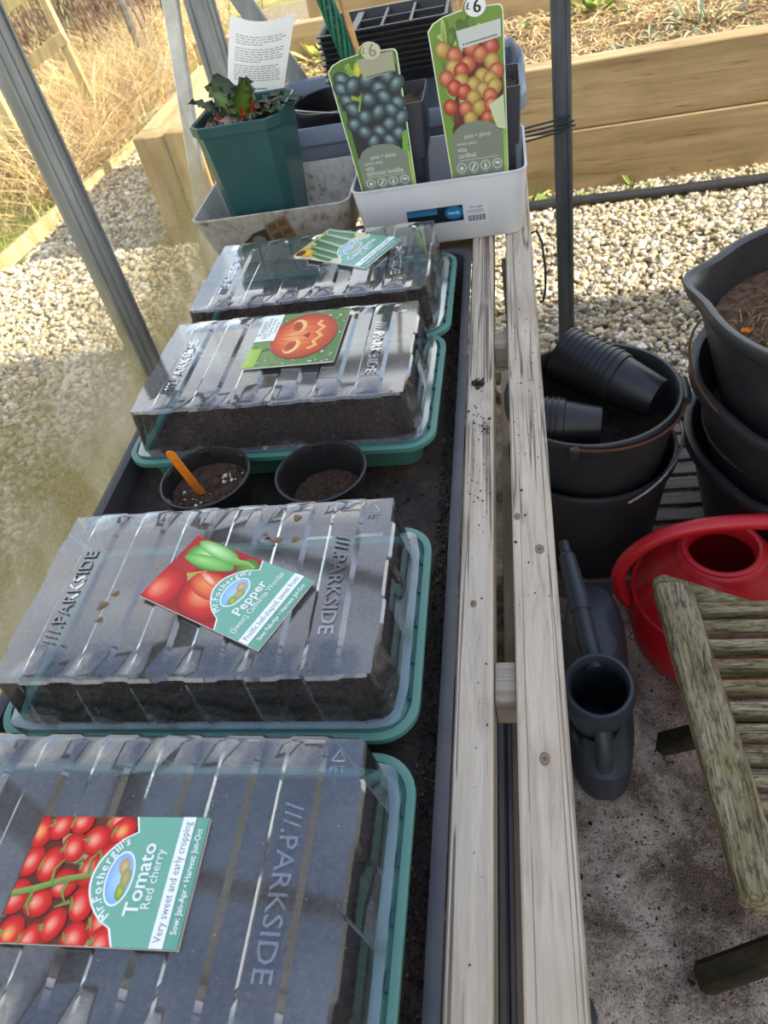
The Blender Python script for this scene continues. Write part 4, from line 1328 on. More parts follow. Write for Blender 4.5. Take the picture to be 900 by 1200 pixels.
tag(o, 'bright orange plastic plant label stuck in the left black pot', 'plant label')

# ------------------------------------------------------------------ storage boxes at the far end
def open_box(name, x0, x1, y0, y1, z0, z1, taper, label, mtl, hole=None, r=0.03, th=0.004, dip=0.0):
    root = thing(name, ((x0 + x1) / 2, (y0 + y1) / 2, z0), label, 'storage box')
    def ring(d, z):
        f = (z - z0) / (z1 - z0)
        e = d + taper * (1 - f)
        return [Vector(p) for p in rrect(x0 + e, x1 - e, y0 + e, y1 - e, max(r - d, 0.006), z, 6)]
    m = MB()
    m.loft([ring(0.004, z0), ring(0, z0 + 0.006), ring(0.0, z1 - 0.006), ring(-0.002, z1 - 0.004), ring(-0.002, z1), ring(th, z1), ring(th, z0 + th)], True, True)
    m.build('box_body', mtl, root)
    return root
wb = open_box('storage_box', -0.402, 0.018, 1.838, 2.14, 0.7405, 0.90, 0.016, 'clean white plastic storage box holding the two vine pots', MT['white'])
gb = open_box('storage_box', -0.826, -0.412, 1.846, 2.15, 0.7405, 0.88, 0.03, 'dirty grey plastic storage box holding the green pot', MT['oldbox'])
def front_art(yb, yt, z0, z1, x0):
    def place(u, v, zz):
        y = yb + (yt - yb) * (v - z0) / (z1 - z0)
        return (x0 + u, y - 0.0006 - zz, v)
    return place
a = Art(front_art(1.854, 1.838, 0.7405, 0.90, -0.2))
a.rect(-0.075, 0.062, 0.795, 0.835, (28, 34, 44))
a.rect(-0.075, 0.000, 0.818, 0.835, (60, 130, 170), (40, 90, 130))
a.ell(0.040, 0.817, 0.022, 0.017, 0, (40, 130, 180), (34, 110, 160))
a.text('handy', 0.012, 0.040, 0.817, 0, (240, 246, 250))
a.rect(0.066, 0.122, 0.785, 0.835, (216, 220, 224))
for k in range(16):
    u = 0.072 + k * 0.0028
    a.rect(u, u + (0.0018 if k % 3 else 0.0010), 0.789, 0.805, (30, 32, 36))
a.text('Storage', 0.011, 0.094, 0.826, 0, (60, 120, 160))
for k in range(2): a.rect(0.070, 0.112, 0.811 + k * 0.005, 0.8125 + k * 0.005, (90, 96, 104))
a.build('sticker', wb)
a = Art(front_art(1.876, 1.846, 0.7405, 0.88, -0.6))
def skew(u, v): return (u, v)
a.poly([(-0.158, 0.762), (-0.035, 0.800), (-0.038, 0.838), (-0.075, 0.828), (-0.152, 0.770)], (74, 68, 60))
a.ell(-0.066, 0.806, 0.018, 0.014, 0, (150, 140, 124), (130, 118, 100))
a.poly([(-0.034, 0.786), (0.034, 0.806), (0.022, 0.868), (-0.040, 0.846)], (134, 112, 86))
for (u, v) in ((-0.020, 0.838), (0.008, 0.846), (-0.014, 0.812), (0.014, 0.820)):
    a.poly([(u - .010, v - .009), (u + .012, v - .005), (u + .010, v + .011), (u - .011, v + .006)], (104, 84, 62))
a.build('worn_sticker', gb)
t = NT('dark_hand_hole')
MT['hole'] = t.pbr(L(150, 158, 170), 0.6, 0.3)
for sx in (0, 1):
    x = -0.8175 + (0.002 if sx else -0.0022)
    pts = [(x - 0.0, 1.99 + 0.042 * math.cos(k * PI / 8) * (1 if abs(math.cos(k * PI / 8)) < 1 else 1), 0.835 + 0.018 * math.sin(k * PI / 8)) for k in range(16)]
    MB().add(pts, [tuple(range(16))]).build('hand_hole', MT['hole'], gb, smooth=False)

# ------------------------------------------------------------------ rhubarb pot
rp = thing('rhubarb_pot', (-0.655, 1.995, 0.747), 'tall dark green square pot with crinkled rhubarb shoots in the grey box', 'pot')
def sq(h_, z, ch=0.24):
    c = h_ * (1 - ch)
    pts = [(h_, -c), (h_, c), (c, h_), (-c, h_), (-h_, c), (-h_, -c), (-c, -h_), (c, -h_)]
    ca, sa = math.cos(-0.03), math.sin(-0.03)
    return [Vector((-0.655 + x * ca - y * sa, 1.995 + x * sa + y * ca, z)) for x, y in pts]
m = MB()
m.loft([sq(0.078, 0.747), sq(0.080, 0.752), sq(0.107, 1.058), sq(0.113, 1.060), sq(0.114, 1.082), sq(0.110, 1.084), sq(0.106, 1.080), sq(0.078, 0.76)], True, True)
m.build('pot_body', MT['greendark'], rp, angle=25)
r2 = np.random.default_rng(11)
m = MB().grid(lambda u, v: (-0.655 - 0.098 + 0.196 * u, 1.995 - 0.098 + 0.196 * v, 1.062 + r2.normal(0, 0.005)), 22, 22)
m.build('bark_compost', MT['soilpink'], rp, angle=0)
v, f, c = crumbs(np.stack([rng.uniform(-0.745, -0.565, 240), rng.uniform(1.905, 2.085, 240), np.full(240, 1.066)], 1), 0.005, [(118, 92, 78), (150, 124, 108), (86, 64, 54), (172, 150, 134)])
o = raw_mesh('bark_chips', v - np.array(rp.location), f, c, MT['stone'], rp, True, 0, rp.location.copy()); o['kind'] = 'stuff'
def crinkled_leaf(base, d, ln, wd, c_in, c_out, curl):
    d = Vector(d).normalized()
    sd = d.cross(Vector((0, 0, 1))).normalized()
    nrm = sd.cross(d)
    n, mths = 9, 8
    pts, cols = [], []
    for i in range(n + 1):
        t_ = i / n
        w = wd * math.sin(PI * min(1, 0.12 + 0.86 * t_)) ** 0.7
        for j in range(mths + 1):
            s_ = (j / mths - 0.5) * 2
            ruf = 0.10 * wd * math.sin(9 * t_ * PI + 5 * s_) * abs(s_) + random.gauss(0, 0.03 * wd)
            p = Vector(base) + d * ln * t_ + sd * w * s_ * 0.5 + nrm * (ruf + curl * ln * (t_ ** 2) - 0.25 * wd * (1 - abs(s_)) * 0.5)
            pts.append(p)
            k = min(1, abs(s_) * 0.8 + t_ * 0.5)
            cols.append(tuple(np.array(lin(c_in)) * (1 - k) + np.array(lin(c_out)) * k))
    w_ = mths + 1
    fs = [(i * w_ + j, i * w_ + j + 1, (i + 1) * w_ + j + 1, (i + 1) * w_ + j) for i in range(n) for j in range(mths)]
    return pts, fs, cols
for (bx, by, d, ln, wd, ci, co, cu) in ((-0.665, 1.975, (-0.35, 0.05, 1), 0.085, 0.07, (110, 150, 40), (54, 66, 44), -.3),
        (-0.650, 1.97, (0.12, -0.1, 1), 0.090, 0.07, (120, 160, 50), (58, 70, 50), -.3),
        (-0.70, 1.985, (-0.5, -0.1, 0.9), 0.075, 0.06, (86, 110, 50), (62, 74, 60), -.4),
        (-0.63, 1.985, (0.6, 0.0, 0.8), 0.075, 0.065, (70, 92, 44), (60, 76, 60), -.5),
        (-0.61, 1.965, (0.5, -0.4, 0.5), 0.075, 0.065, (66, 88, 44), (66, 84, 64), -.4),
        (-0.60, 2.0, (0.8, 0.1, 0.6), 0.075, 0.06, (60, 80, 42), (70, 90, 70), -.5),
        (-0.685, 2.01, (-0.2, 0.3, 1), 0.09, 0.06, (74, 96, 44), (58, 70, 54), -.4),
        (-0.640, 1.945, (0.1, -0.8, 0.35), 0.05, 0.05, (80, 100, 60), (72, 86, 70), -.2)):
    p_, f_, c_ = crinkled_leaf((bx, by, 1.068), d, ln * 1.12, wd * 1.15, ci, co, cu)
    MB().add(p_, f_, c_).build('crinkled_leaf', MT['leaf'], rp)
for (bx, by, d) in ((-0.665, 1.965, (-.3, -.1, 1)), (-0.65, 1.96, (.1, -.1, 1)), (-0.635, 1.965, (.35, -.1, .8)), (-0.68, 1.96, (-.6, -.1, .6)), (-0.645, 1.95, (.2, -.5, .5))):
    d = Vector(d).normalized()
    MB().tube([Vector((bx, by, 1.055)), Vector((bx, by, 1.055)) + d * 0.03, Vector((bx, by, 1.055)) + d * 0.055], [0.006, 0.005, 0.003], 8, lin((150, 46, 34))).build('red_stalk', MT['leaf'], rp)

# paper sheet standing behind the rhubarb
pp = thing('paper_sheet', (-0.66, 2.13, 1.0), 'white printed paper sheet curling up behind the green pot', 'paper')
cs = [(-0.735, 2.155, 1.03), (-0.610, 2.155, 0.992)]
def sheet(u, v, off=0.0):
    # u across, v up
    x = -0.738 + 0.145 * u + 0.055 * v + 0.02 * u * v
    zc = 1.075 - 0.025 * u + 0.165 * v * (1 - 0.05 * u) + 0.018 * (u - 0.35) ** 2 * v * 2
    y = 2.155 + 0.035 * v * v - 0.035 * math.sin(PI * u) * (0.4 + 0.6 * v) - off
    return (x, y, zc)
m = MB()
fr_ = MB().grid(lambda u, v: sheet(u, v), 14, 16, lin((252, 251, 247)))
fr_.build('sheet', MT['paper'], pp)
a = Art(lambda u, v, zz: sheet(u, v, 0.0006))
R3 = random.Random(3)
for k in range(17):
    v_ = 0.80 - k * 0.031 - (0.03 if k > 3 else 0) - (0.03 if k > 9 else 0)
    u = 0.12
    while u < 0.9:
        l_ = R3.uniform(0.03, 0.10)
        if u + l_ > (0.92 if k not in (3, 9) else 0.6): break
        nseg = 3
        for q in range(nseg):
            u0, u1 = u + l_ * q / nseg, u + l_ * (q + 1) / nseg
            a.rect(u0, u1, v_, v_ + 0.011, (150, 152, 158))
        u += l_ + 0.018
for k, (st, sz) in enumerate((('WARRANTY', .05), ('NOTES', .07))):
    pass
for k in range(8): a.rect(0.36 + k * 0.045, 0.39 + k * 0.045, 0.12, 0.145, (140, 142, 148))
for k in range(5): a.rect(0.50 + k * 0.05, 0.535 + k * 0.05, 0.055, 0.09, (110, 112, 118))
a.build('print_lines', pp)

# ------------------------------------------------------------------ slate blue tub with black liner bucket and seed trays
tb = thing('plastic_tub', (-0.32, 2.33, 0.745), 'slate blue plastic tub behind the two storage boxes', 'tub')
def tub(e, z, dz):
    pts = rrect(-0.675 + e, 0.028 - e, 2.175 + e, 2.465 - e, 0.05, 0, 6)
    return [Vector((x, y, z + dz * (y - 2.175) / 0.29)) for x, y, _ in pts]
m = MB()
m.loft([tub(0.035, 0.745, 0), tub(0.03, 0.75, 0), tub(0.012, 0.90, 0.05), tub(-0.004, 0.915, 0.05), tub(-0.004, 0.948, 0.05), tub(0.002, 0.956, 0.05), tub(0.012, 0.954, 0.05), tub(0.018, 0.935, 0.05), tub(0.04, 0.76, 0)], True, True)
m.build('tub_body', MT['bluegrey'], tb)
lug = MB()
lug.tube([(0.005, 2.40, 0.96), (0.010, 2.40, 1.00), (-0.005, 2.39, 1.025), (-0.035, 2.385, 1.02), (-0.045, 2.385, 0.98)], 0.016, 10)
lug.build('tub_handle', MT['bluegrey'], tb)
bk = thing('bucket', (-0.50, 2.33, 0.766), 'black bucket sitting inside the slate blue tub', 'bucket')
MB().lathe([(0.085, 0), (0.115, 0.20), (0.121, 0.203), (0.121, 0.212), (0.113, 0.212), (0.08, 0.01)], 36, Matrix.Translation((-0.50, 2.33, 0.766))).build('bucket_body', MT['black'], bk)
MB().tube([(-0.50 + 0.124 * math.cos(a), 2.33 + 0.10 * math.sin(a) - 0.03, 0.982 + 0.01 * math.sin(a * 2)) for a in np.linspace(PI * 0.98, PI * 2.05, 16)], 0.0022, 6).build('bail', MT['wire'], bk)
# stack of seed trays, each tray a thing
st0 = thing('seed_tray', (0, 0, 0), 'topmost black cell tray on the stack behind the vine pots', 'seed tray', 'stack of black cell trays')
m = MB()
TW, TD = 0.172, 0.115
m.loft([[Vector(p) for p in rrect(-TW + e, TW - e, -TD + e, TD - e, 0.012, z, 3)] for e, z in ((0.014, 0), (0.006, 0.030), (0.0, 0.030), (0.0, 0.034), (0.008, 0.034), (0.018, 0.004))], True, True)
m.build('tray_rim', MT['black'], st0)
for i in (-1, 0, 1):
    MB().cbox(i * 0.082 - 0.004, i * 0.07 + 0.004, -TD + 0.014, TD - 0.014, 0.008, 0.031, 0.0015).build('cell_divider', MT['bucket'], st0)
MB().cbox(-TW + 0.014, TW - 0.014, -0.004, 0.004, 0.008, 0.030, 0.0015).build('cell_divider', MT['bucket'], st0)
ZS0 = 1.005
N_TR = 9
st0.location = (-0.325, 2.37, ZS0 + 0.0135 * (N_TR - 1))
st0.rotation_euler.z = 0.0
for k in range(N_TR - 1):
    dup(st0, (-0.325 + random.uniform(-.003, .003), 2.37 + random.uniform(-.003, .003), ZS0 + 0.0135 * k),
        '%s black cell tray from the top of the stack behind the vine pots' % ORD[N_TR - 1 - k] if k else 'bottom black cell tray of the stack behind the vine pots', random.uniform(-.01, .01))

# ------------------------------------------------------------------ vine pots with tall picture labels
def vine(name_cx, y, label, vname, grapes, dark, price_col, sticker_col, lab_l, w_top, seed, zb, ht):
    cx = name_cx
    root = thing('vine_pot', (cx, 1.985, 0.747), label, 'potted vine', 'potted grape vines in the white box')
    m = MB()
    def s4(hx, z, e=0.0):
        return [Vector(p) for p in rrect(cx + 0.02 - hx + e, cx + 0.02 + hx - e, 1.985 - hx + e, 1.985 + hx - e, 0.01, z, 3)]
    m.loft([s4(0.055, 0.747), s4(0.068, 0.93), s4(0.076, 0.932), s4(0.085, 1.058), s4(0.085, 1.060), s4(0.082, 1.060), s4(0.066, 0.93), s4(0.05, 0.752)], True, True)
    m.build('pot_body', MT['potgrey'], root)
    r2 = np.random.default_rng(seed)
    MB().grid(lambda u, v: (cx + 0.02 - 0.076 + 0.152 * u, 1.985 - 0.076 + 0.152 * v, 1.030 + r2.normal(0, 0.005)), 20, 20).build('bark_compost', MT['soilbrown'], root, angle=0)
    # the card: leans back a little, tapers to its foot
    def place(u, v, zz):
        # u in [-.5,.5], v in [0,1]
        wv = w_top * (0.80 + 0.20 * v)
        x = cx + u * wv + lab_l * v
        yy = y + 0.030 * v - zz
        return (x, yy - 0.002, zb + ht * v + 0.016 * u * 0)
    top = [(0.5, 0.0), (0.5, 0.90)] + [(0.5 - 0.06 * (1 - math.cos(a)), 0.90 + 0.035 * math.sin(a)) for a in np.linspace(0.3, PI / 2, 4)] + \
          [(0.28, 0.938)] + [(0.13 + 0.15 * math.cos(a), 0.938 + 0.062 * math.sin(a)) for a in np.linspace(0.1, PI - 0.1, 10)] + [(-0.02, 0.938), (-0.28, 0.92), (-0.42, 0.895), (-0.5, 0.86), (-0.5, 0.0)]
    n = len(top)
    m = MB()
    m.add([place(u, v, 0) for u, v in top] + [place(u, v, -0.0012) for u, v in top],
          [tuple(range(n)), tuple(range(n, 2 * n))[::-1]] + [(i, i + n, (i + 1) % n + n, (i + 1) % n) for i in range(n)], lin((236, 240, 214)))
    card = m.build('picture_label', MT['print'], root, smooth=False)
    a = Art(place, 0.00002)
    g = [(u * 0.97, v * 0.992 + 0.003) for u, v in top]
    a.poly(g, (118, 150, 58) if not dark else (88, 128, 48))
    R2 = random.Random(seed)
    def leafy(n_, pal, vlo, vhi):
        for k in range(n_):
            a.ell(R2.uniform(-.34, .34), R2.uniform(vlo, vhi), R2.uniform(.05, .14), R2.uniform(.02, .05), R2.uniform(0, 3), R2.choice(pal), R2.choice(pal))
    if dark:
        leafy(16, [(110, 160, 60), (80, 130, 50), (150, 180, 80), (70, 110, 40)], .76, .83)
        a.poly([(-.40, .72), (.46, .72), (.48, .30), (-.40, .24)], (30, 34, 40))
        a.poly([(-.44, .78), (.46, .84), (.46, .60), (-.44, .60)], (34, 38, 42))
        a.ell(-.08, .845, .07, .045, .6, (230, 220, 80), (170, 180, 60))
        for (u, v) in ((-.36, .80), (-.40, .74), (-.22, .755), (.02, .775), (.34, .775), (.46, .72), (.18, .71), (-.36, .66), (-.02, .65), (.24, .65), (.44, .60), (-.30, .60), (.10, .56), (-.14, .54), (.32, .56), (-.34, .50), (.46, .50), (.24, .47), (-.20, .44), (.06, .43), (.38, .40), (-.08, .37), (.20, .36)):
            a.ell(u * .92, v, .125, .052, R2.uniform(-.2, .2), (150, 172, 170), (26, 34, 40), (-.1, .3), 20, (74, 96, 100))
        a.line([(-.26, .68), (-.16, .66), (-.10, .70), (-.20, .58)], [.03, .03, .02, .02], (150, 170, 70))
        a.poly([(.40, .40), (.48, .42), (.46, .26), (.36, .28)], (116, 170, 60))
    else:
        leafy(70, [(150, 176, 80), (112, 146, 60), (190, 206, 120), (96, 130, 50), (84, 104, 44), (206, 214, 150)], .28, .84)
        leafy(10, [(120, 60, 50), (90, 44, 36)], .30, .42)
        a.ell(.18, .58, .30, .18, -.4, (110, 50, 40), (80, 40, 30))
        for (u, v) in ((-.36, .755), (-.20, .715), (.06, .745), (.30, .79), (.34, .73), (.18, .70), (.34, .655), (-.02, .66), (-.24, .655), (-.12, .63), (.40, .60), (-.36, .60), (-.14, .575), (-.26, .545), (.18, .585), (.30, .56), (.04, .545), (-.12, .515), (.18, .51), (.36, .52), (.02, .475), (.28, .47), (-.12, .42), (.10, .415), (.30, .42), (-.06, .36), (.22, .35), (-.36, .44), (.38, .36)):
            c = R2.choice([((236, 150, 120), (140, 46, 36), (196, 84, 62)), ((232, 170, 130), (150, 70, 44), (206, 112, 80)), ((226, 196, 120), (140, 110, 50), (196, 160, 84))])
            a.ell(u * .94, v, .112, .047, 0, c[0], c[1], (-.25, .35), 20, c[2])
        a.poly([(.24, .42), (.46, .47), (.48, .27), (.34, .29)], (206, 214, 170))
    # grey-green information panel
    pts = [(-.42, 0.004), (.42, 0.004), (.43, .27)] + [(0.0 + .36 * math.cos(b_), .27 + .075 * math.sin(b_)) for b_ in np.linspace(0.1, PI - .1, 12)] + [(-.43, .25)]
    a.poly(pts, (128, 134, 118))
    a.rect(.43, .482, 0.01, .27, (170, 196, 80), (150, 186, 70))
    W2 = (214, 216, 204)
    def t2(s_, sz, u, v, al=0, bold=0):
        vv, ff = text_geo(s_, 1.0)
        mx = max(abs(p[0]) for p in vv)
        du = u if not al else u + mx * sz / w_top
        a.put([(du + p[0] * sz / w_top, v + p[1] * sz / ht) for p in vv], ff, [lin(W2)] * len(vv))
    t2('patio + plants', .013, 0.02, .262)
    t2('outdoor plants', .009, -.33, .222, 1)
    t2('vitis', .016, -.33, .187, 1)
    t2(vname, .016, -.33, .150, 1)
    a.rect(-.33, .33, .121, .1235, W2)
    for k in range(4):
        u = -.30 + k * .205
        a.ell(u, .078, .082, .030, 0, W2, W2)
        a.ell(u, .078, .070, .0255, 0, (128, 134, 118), (128, 134, 118))
        if k == 0: a.ell(u, .075, .03, .012, 0, W2, W2)
        elif k == 1: a.ell(u, .076, .045, .008, .5, W2, W2)
        elif k == 2: a.line([(u - .02, .062), (u + .005, .08), (u - .005, .094)], .02, W2); a.line([(u + .02, .062), (u + .0, .08)], .016, W2)
        else: a.ell(u - .02, .084, .02, .008, 0, W2, W2); a.ell(u + .02, .08, .024, .009, 0, W2, W2)
        a.rect(u - .04, u + .04, .038, .0405, W2)
    t2('vitis', .007, .06, .022)
    # price roundel and sticker
    a.poly([(-.13, .84), (.46, .865), (.46, .775), (-.10, .745)] if not dark else [(-.06, .905), (.44, .925), (.44, .80), (-.02, .775)], sticker_col)
    a.ell(.15, .945, .135, .052, 0, price_col, price_col)
    tcol = (30, 30, 32) if not dark else (150, 142, 112)
    for s_, sz, u, v in (('£', .017, .055, .950), ('6', .036, .17, .943)):
        vv, ff = text_geo(s_, 1.0)
        for o_ in (-.006, .006):
            a.put([(u + o_ + p[0] * sz / w_top, v + p[1] * sz / ht) for p in vv], ff, [lin(tcol)] * len(vv))
    for k in range(14):
        u = (-.06 if not dark else .02) + k * (.034 if not dark else .028)
        a.rect(u, u + .022, (.762 + k * .0016) if not dark else (.786 + k * .0011), (.770 + k * .0016) if not dark else (.794 + k * .0011), (60, 60, 58))
    o = a.build('printed_face', card)
    return root
v1 = vine(-0.310, 1.868, 'left potted vine with a black grape picture label and a faded price tag', 'alphonse lavallée', True, True, (206, 200, 168), (168, 166, 138), -0.018, 0.166, 5, 0.881, 0.316)
v2 = vine(-0.090, 1.868, 'right potted vine with a red grape picture label and a white price tag', 'cardinal', True, False, (240, 240, 236), (206, 208, 200), -0.004, 0.166, 8, 0.884, 0.363)
cn = MB().tube([(-0.342, 1.985, 1.0), (-0.347, 1.985, 1.165), (-0.356, 1.99, 1.215), (-0.370, 2.02, 1.275), (-0.40, 2.05, 1.45)], [0.0065, 0.0065, 0.0075, 0.0065, 0.006], 10).build('bamboo_cane', MT['cane'])
tag(cn, 'pale bamboo cane standing in the left vine pot', 'cane')
tie = MB()
for k in range(9):
    a0 = k * 2 * PI / 9
    pts = []
    for j in range(14):
        s_ = j / 13
        w_ = 0.006 + 0.010 * abs(math.sin(s_ * 2.6)) 
        p = Vector((-0.352 - 0.045 * s_ - 0.02 * s_ * s_, 1.975 + 0.03 * s_, 1.06 + 0.26 * s_))
        pts.append(p + Vector((math.cos(a0 + s_ * 5), math.sin(a0 + s_ * 5), 0)) * w_)
    tie.tube(pts, 0.0045, 6)
o = tie.build('plant_tie', MT['tie'])
tag(o, 'twisted green plastic plant tie bundle hanging beside the bamboo cane', 'plant tie')
MB_c = MB().tube([(-0.095, 1.99, 1.03), (-0.105, 2.0, 1.30), (-0.12, 2.02, 1.42)], 0.006, 8).build('vine_stem', MT['cane'], v2)

# thin green wires poking past the pole
for k, (x1, z1, z0) in enumerate(((0.158, 0.790, 0.782), (0.168, 0.776, 0.770), (0.172, 0.764, 0.758), (0.140, 0.752, 0.744))):
    o = MB().tube([(-0.36, 2.463, z0 - 0.045), (0.02, 2.462, z0 - 0.008), (x1, 2.46, z1)], 0.0032, 6).build('plant_stake', MT['greenwire'])
    tag(o, ['topmost of the thin dark green stakes lying past the pole', 'second thin dark green stake from the top, past the pole', 'longest thin dark green stake, third from the top past the pole', 'lowest thin dark green stake ending behind the pole'][k], 'stake', 'thin green stakes behind the white box')
o = MB().tube([(0.023, 1.90, 0.715), (0.034, 1.895, 0.722), (0.046, 1.88, 0.70), (0.052, 1.86, 0.64), (0.050, 1.845, 0.585), (0.043, 1.84, 0.555), (0.034, 1.84, 0.552)], 0.0032, 8).build('wire_loop', MT['black'])
tag(o, 'black wire loop hanging from the outer rail below the white box', 'wire')

# ------------------------------------------------------------------ buckets on the right
def bucket(name, loc, R, h, label, group, spout=None, ang=0.17, n=72):
    r = thing(name, loc, label, 'bucket', group)
    def rm(a, q, z):
        if spout is None: return q
        d = (a - spout + PI) % (2 * PI) - PI
        k = max(0, (z - h * 0.55) / (h * 0.45))
        return q + R * ang * math.exp(-(d / 0.20) ** 2) * k ** 1.5
    lip = R * 0.055
    prof = [(R * .74, 0), (R * .76, .004), (R * .945, h * .86), (R * .95, h * .90), (R, h * .905), (R * 1.01, h * .92), (R * 1.01, h * .985), (R, h), (R - lip * .6, h), (R - lip, h * .985), (R * .93, h * .9), (R * .73, .008)]
    MB().lathe(prof, n, Matrix.Translation(loc), rm).build('bucket_body', MT['bucket'], r)
    return r
BP = 'two stacked black buckets beside the bench'
LB_ = (0.1355, 1.50)
b1 = bucket('bucket', (LB_[0], LB_[1], 0.012), 0.2, 0.335, 'lower black bucket of the pair beside the bench, mostly hidden by the upper', BP)
b2 = bucket('bucket', (LB_[0], LB_[1] + 0.004, 0.180), 0.2, 0.325, 'upper black bucket by the bench holding nested plant pots', BP)
soil_disc((LB_[0], LB_[1] + 0.004, 0.180), 0.178, 0.215, 0.004, MT['soildark'], b2, seed=21)
def bail(cx, cy, z, R, a0, a1, dip, mat, parent, name='bail', grip=None, n=26):
    pts = []
    for k in range(n):
        t_ = k / (n - 1)
        a = a0 + (a1 - a0) * t_
        pts.append((cx + R * math.cos(a), cy + R * math.sin(a), z + dip * math.sin(PI * t_)))
    MB().tube(pts, 0.0032, 8).build(name, mat, parent)
    if grip is not None:
        i0, i1 = int(grip[0] * n), int(grip[1] * n)
        MB().tube(pts[i0:i1], 0.012, 12).build('grip', MT['bucket'], parent)
bail(LB_[0], LB_[1], 0.502, 0.207, math.radians(-105), math.radians(72), -0.012, MT['rust'], b2, grip=(0.50, 0.66))
bail(LB_[0], LB_[1], 0.33, 0.209, math.radians(-72), math.radians(70), 0.05, MT['wire'], b1, grip=(0.55, 0.74))
MB().cbox(-0.012, 0.012, -0.008, 0.008, -0.018, 0.014, 0.003, None, Matrix.Translation((LB_[0] + 0.205 * math.cos(math.radians(-105)), LB_[1] + 0.205 * math.sin(math.radians(-105)), 0.49))).build('bail_lug', MT['bucket'], b2)
TP = 'three stacked black tubs at the right edge'
RBc = (0.69, 1.52)
c1 = bucket('tub_bucket', (RBc[0], RBc[1], 0.012), 0.33, 0.33, 'bottom black tub of the stack of three at right', TP, math.radians(228), 0.06)
c2 = bucket('tub_bucket', (RBc[0], RBc[1], 0.190), 0.33, 0.325, 'middle black tub of the stack of three at right', TP, math.radians(226), 0.06)
c3 = bucket('tub_bucket', (RBc[0] + 0.004, RBc[1] + 0.01, 0.368), 0.325, 0.325, 'top black spouted tub of three at right, holding brown compost', TP, math.radians(163), 0.13)
soil_disc((RBc[0], RBc[1] + 0.01, 0.368), 0.292, 0.235, 0.006, MT['soilbrown'], c3, seed=31)
soil_disc((RBc[0], RBc[1], 0.19), 0.292, 0.165, 0.004, MT['soilbrown'], c2, seed=32)
bail(RBc[0], RBc[1], 0.512, 0.335, math.radians(205), math.radians(120), 0.03, MT['rust'], c2)
# wire fibres and an orange petal on the top compost
P = np.stack([RBc[0] + rng.uniform(-0.24, 0.1, 700), RBc[1] + rng.uniform(-0.22, 0.25, 700), np.full(700, 0.368 + 0.240)], 1)
P = P[np.hypot(P[:, 0] - RBc[0], P[:, 1] - RBc[1]) < 0.26]
o = strands('plant_fibres', P, 0.05, 0.003, 0.012, [(150, 122, 92), (110, 84, 62), (178, 150, 116)], MT['straw'], 1.0, 0)
o.parent = c3; o.location = -Vector(c3.location); o['kind'] = 'stuff'
m = MB()
for k in range(6):
    a = k * PI / 3
    p_, f_, c_ = crinkled_leaf((0.46, 1.52, 0.612), (math.cos(a), math.sin(a), 0.3), 0.013, 0.012, (246, 170, 40), (226, 120, 20), 0.2)
    m.add(p_, f_, c_)
tag(m.build('marigold_head', MT['leaf']), 'small orange marigold head lying on compost in the top right tub', 'flower')

# nested plant pots lying in the bucket
def nested(start, direction, count, R, h, pitch, first_lab, rest_lab, last_lab, group):
    d = Vector(direction).normalized()
    rot = d.to_track_quat('Z', 'Y').to_matrix().to_4x4()
    proto = None
    for k in range(count):
        loc = Vector(start) + d * pitch * k
        if proto is None:
            proto = thing('plant_pot', (0, 0, 0), first_lab, 'pot', group)
            prof = [(R * .70, 0), (R * .72, .003), (R * .90, h * .80), (R * .93, h * .805), (R * .97, h * .82), (R, h * .985), (R, h), (R - .004, h), (R * .88, h * .80), (R * .68, .006)]
            MB().lathe(prof, 36).build('pot_body', MT['pot'], proto)
            MB().lathe([(R * 1.0, h * .955), (R * 1.035, h * .96), (R * 1.035, h * .998), (R * 1.0, h * 1.0)], 36).build('pot_rim', MT['pot'], proto)
            o = proto
        else:
            o = dup(proto, loc, rest_lab % ORD[k] if k < count - 1 else last_lab, 0, group)
        o.location = loc
        o.rotation_euler = rot.to_euler()
PLACE_A = ((0.282, 1.485, 0.478), (-0.70, 0.52, 0.16))
nested(PLACE_A[0], PLACE_A[1], 10, 0.066, 0.125, 0.0145, 'black plant pot whose smooth base end leads the long nested stack', '%s black pot counted from the smooth base end of the long stack', 'open rimmed black pot at the upper left end of the long stack', 'long stack of nested black pots')
PLACE_B = ((0.150, 1.415, 0.470), (-1.0, 0.14, 0.05))
nested(PLACE_B[0], PLACE_B[1], 6, 0.060, 0.100, 0.0125, 'black plant pot whose rounded base leads the short nested stack', '%s black pot counted from the base end of the short stack', 'last black pot of the short stack, tucked against the bench rail', 'short stack of nested black pots')

# duckboard under the buckets
dk = thing('duckboard', (0.3, 1.7, 0), 'grey slatted duckboard on the floor under the stacked buckets', 'duckboard')
for k in range(13):
    y = 1.30 + k * 0.062
    MB().cbox(-0.10, 1.1, y, y + 0.042, 0.0035, 0.0115, 0.002).build('slat', MT['duck'], dk)
for x in (0.0, 0.345, 0.9):
    MB().cbox(x - 0.02, x + 0.02, 1.30, 2.09, 0.0, 0.0033, 0.001).build('bearer', MT['duck'], dk)

